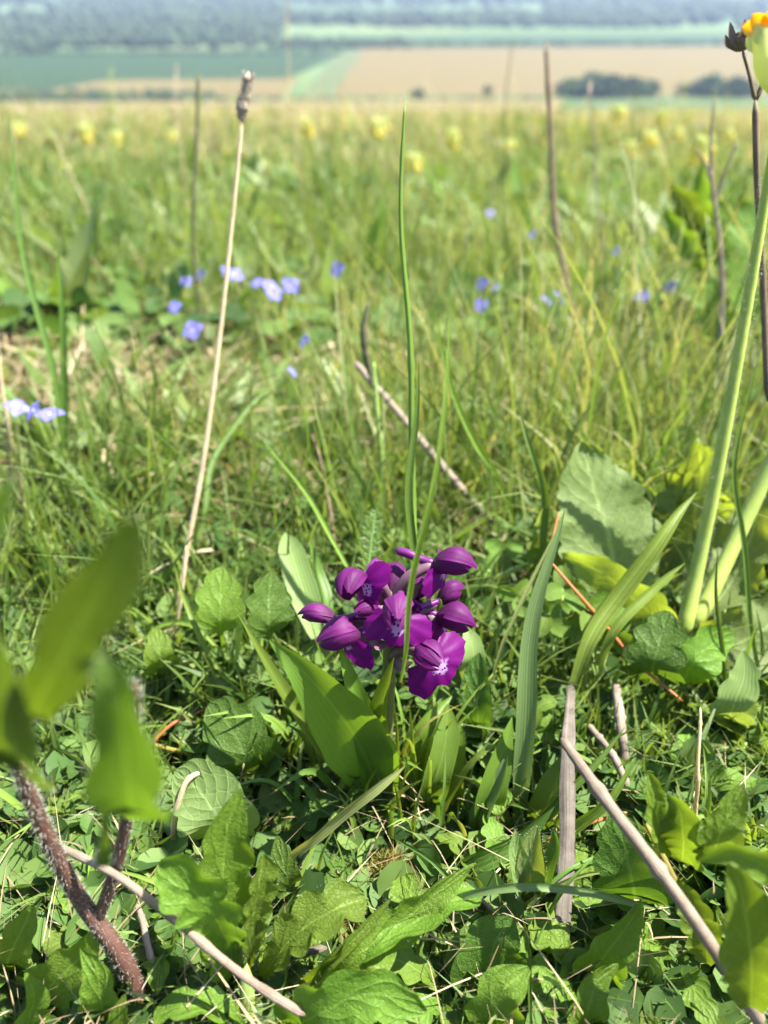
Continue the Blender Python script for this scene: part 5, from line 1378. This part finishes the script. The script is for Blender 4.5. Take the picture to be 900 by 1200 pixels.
# far cowslips: a nodding yellow head on a pale stem
def far_cowslip_proto():
    r = root('cowslip', (0, 0, 0), 'proto', 'cowslip', 'yellow cowslips out of focus in the far meadow')
    obj('stem', tube_mesh('stem', np.array([[0, 0, 0], [.004, 0, .06], [.002, 0, .12]]), [.0017, .0014], M_COWSTEM, 7), r, (0, 0, 0))
    for k in range(7):
        a = k / 7 * 6.283 + .2; d = np.array([math.cos(a), math.sin(a), 0]); rr = .010 + .005 * (k % 2)
        t0 = np.array([.002, 0, .12]); c = t0 + d * rr + [0, 0, .004 - .006 * (k % 3)]
        f = obj('flower', tube_mesh('flower', np.array([t0, t0 + d * rr * .6 + [0, 0, .005], c, c + d * .004 + [0, 0, -.010]]), [.0007, .001, .0042, .0036], M_CALYX, 8, 14), r, (0, 0, 0))
        e = c + d * .004 + np.array([0, 0, -.010])
        v, q = ico(1)
        obj('petals', mesh_from('petals', lumpy(v, k) * np.array([.0075, .0075, .0038]) + e, q, M_YELLOW), f, (0, 0, 0))
    for k in range(4):
        a = k * 1.57 + .4; d = np.array([math.cos(a), math.sin(a), 0])
        obj('leaf', leaf_mesh('leaf', np.array([[0, 0, 0], d * .025 + [0, 0, .02], d * .05 + [0, 0, .022]]), .010, 'oval', L_COWSLIP, view=np.array([0, 0, -1.0]), cup=.25, nv=10, nu=5), r, (0, 0, 0))
    return r
proto = far_cowslip_proto()
fc = [(100, 156, 1.9, 'brightest yellow cowslip at the far left of the meadow'), (22, 152, 2.4, 'cowslip at the left edge of the meadow crest'), (135, 162, 2.2, 'cowslip right of the brightest left one'), (200, 160, 2.6, 'faint cowslip left of the dark straight stalk'),
      (360, 150, 1.9, 'cowslip right of the cream seed head'), (445, 150, 1.8, 'bright cowslip left of the tall green stalk'),
      (530, 162, 1.8, 'large pale cowslip right of the tall green stalk'), (485, 190, 1.5, 'orange-yellow cowslip touching the tall green stalk'),
      (595, 172, 2.3, 'cowslip left of the brown bare stalk'), (725, 134, 2.4, 'cowslip standing highest right of the brown stalk'),
      (775, 138, 2.6, 'cowslip above the row at the right'), (738, 174, 2.0, 'left cowslip of the yellow row at the right'), (760, 163, 1.9, 'middle cowslip of the yellow row at the right'), (794, 158, 2.2, 'right cowslip of the yellow row at the right'),
      (825, 174, 1.2, 'orange cowslip behind the dead branched stem'), (855, 160, 2.4, 'cowslip between dead stem and seed pod')]
for i, (px, py, Y, lb) in enumerate(fc):
    o = proto if i == 0 else copy_tree(proto)
    c = V(px, py - 4, Y * .66)
    sc = random.uniform(.42, .62)
    o.location = (c[0], c[1], min(c[2] - .118 * sc, float(gz(c[0], c[1]))))
    o.scale = (sc, sc, max(sc, (c[2] - o.location[2]) / .118))
    o.rotation_euler = (0, 0, random.uniform(0, 6.28)); o['label'] = lb

# broad-leaved plants in the middle distance
def broad_proto(seed):
    rs = random.Random(seed)
    r = root('broad_leaf_plant', (0, 0, 0), 'proto', 'plant', 'broad-leaved plants in the middle distance')
    for k in range(13):
        a = k / 13 * 6.283 + rs.uniform(-.3, .3); d = np.array([math.cos(a), math.sin(a), 0]); L = rs.uniform(.05, .085); up = rs.uniform(.6, 1.1)
        C = np.array([[0, 0, 0], d * L * .2 + [0, 0, L * .45 * up], d * L * .45 + [0, 0, L * .8 * up], d * L * .6 + [0, 0, L * 1.1 * up]])
        obj('leaf', leaf_mesh('leaf', C, rs.uniform(.006, .010), 'lance', L_BROAD if k % 3 else L_CLOVER, view=d + np.array([0, 0, -.4]), cup=.3, nv=14, nu=5), r, (0, 0, 0))
    return r
bp = broad_proto(3)
bl = [(50, 300, 'pale broad-leaved plant at the left edge below the cowslips'), (110, 292, 'broad-leaved plant second from the left edge'), (165, 300, 'broad-leaved plant left of the dark straight stalk'),
      (250, 300, 'broad-leaved plant behind the cream stalk'), (330, 360, 'broad-leaved plant among the blue speedwell row'), (390, 350, 'dark broad-leaved plant at the right end of the speedwell row'),
      (545, 265, 'broad-leaved plant right of the tall green stalk'), (700, 260, 'broad-leaved plant right of the brown bare stalk'), (610, 250, 'broad-leaved plant left of the brown bare stalk'),
      (60, 380, 'broad-leaved plant between the two far left stems'), (440, 300, 'broad-leaved plant left of the tall green stalk')]
for i, (px, py, lb) in enumerate(bl):
    o = bp if i == 0 else copy_tree(bp)
    Y = GY(py, .03); c = V(px, py, Y)
    o.location = (c[0], c[1], float(gz(c[0], c[1]))); o.rotation_euler = (0, 0, random.uniform(0, 6.28)); s = random.uniform(.8, 1.1); o.scale = (s, s, s); o['label'] = lb

# taller blurred stems in the middle distance
def mid_stem(px0, py0, px1, py1, w, mat, label, head=None):
    Y = GY(py0, .03)
    r = root('meadow_stem', V(px0, py0 + 20, Y), label, 'grass stem', 'thin stems standing in the middle distance')
    tube('stem', [(px0, py0 + 20, Y), ((px0 + px1) / 2 + 3, (py0 + py1) / 2, Y * 1.02), (px1, py1, Y * 1.05)], [w * .55, w * .45, w * .3], mat, r, sides=6, wig=.015, n=24)
    if head:
        C = px_pts([(px1, py1 + head * .6, Y * 1.045), (px1 + 1, py1, Y * 1.05), (px1 + 2, py1 - head, Y * 1.055)])
        obj('head', tube_mesh('head', C, [.0004, .0013, .0011, .0003], M_SEED if mat is not M_STEM else G_PALE, 7, 14, jitter=.2), r)
for a in [(350, 260, 335, 20, 4, M_CREAM, 'tall faint seed stem rising left of centre to the fields', 25), (540, 420, 590, 290, 5, M_STEM, 'green stem leaning right of the tall green stalk'),
          (570, 470, 588, 320, 5, M_STEM, 'upright green stem behind the slim leaning blade'), (700, 470, 740, 280, 5, M_STEM, 'green stem leaning right of the brown bare stalk'),
          (740, 420, 800, 265, 5, M_STEM, 'longest leaning green stem left of the cowslip stem'), (705, 340, 690, 105, 5, M_GREYSTICK, 'grey stem with a pale withered head over the pasture', 12),
          (630, 420, 640, 200, 3, M_CREAM, 'thin pale stem close left of the brown stalk'), (130, 320, 60, 150, 4, M_CREAM, 'pale stem leaning left over the broad leaves'),
          (215, 260, 205, 90, 4, M_CREAM, 'faint pale stem left of the dark straight stalk', 16), (135, 230, 130, 85, 4, M_STEM, 'green stem with a pale bud below the crop field', 8),
          (400, 300, 410, 120, 4, M_STEM, 'thin green stem between cream stalk and tall stalk'), (585, 260, 595, 40, 4, M_OLIVE, 'faint tall stem before the stubble field'), (430, 330, 500, 210, 4, M_STEM, 'green stem crossing behind the tall green stalk'),
          (20, 300, 10, 170, 4, M_CREAM, 'pale stem at the extreme left edge')]:
    mid_stem(*a)

# withered purple-brown flower in the turf
r = root('withered_flower', V(285, 445, .42), 'withered brown flower head in the turf behind the cream stalk', 'withered flower')
c = V(285, 430, .43); m = mpp(c)
obj('stem', tube_mesh('stem', np.array([V(270, 450, .42), V(255, 450, .41), V(240, 470, .40)]), [.0008, .0006], M_BROWN, 6), r)
M_WITHER = plain_mat('withered_petal', (.10, .045, .03), (.22, .11, .06), 300, .7, .3)
for k in range(6):
    a = k * 1.047; d = RT * math.cos(a) + UP * math.sin(a) * .7 - FW * .2
    obj('petal', leaf_mesh('petal', np.array([c, c + d * 9 * m, c + d * 17 * m]), 6 * m, 'round', M_WITHER, cup=.4, nv=9, nu=5), r)
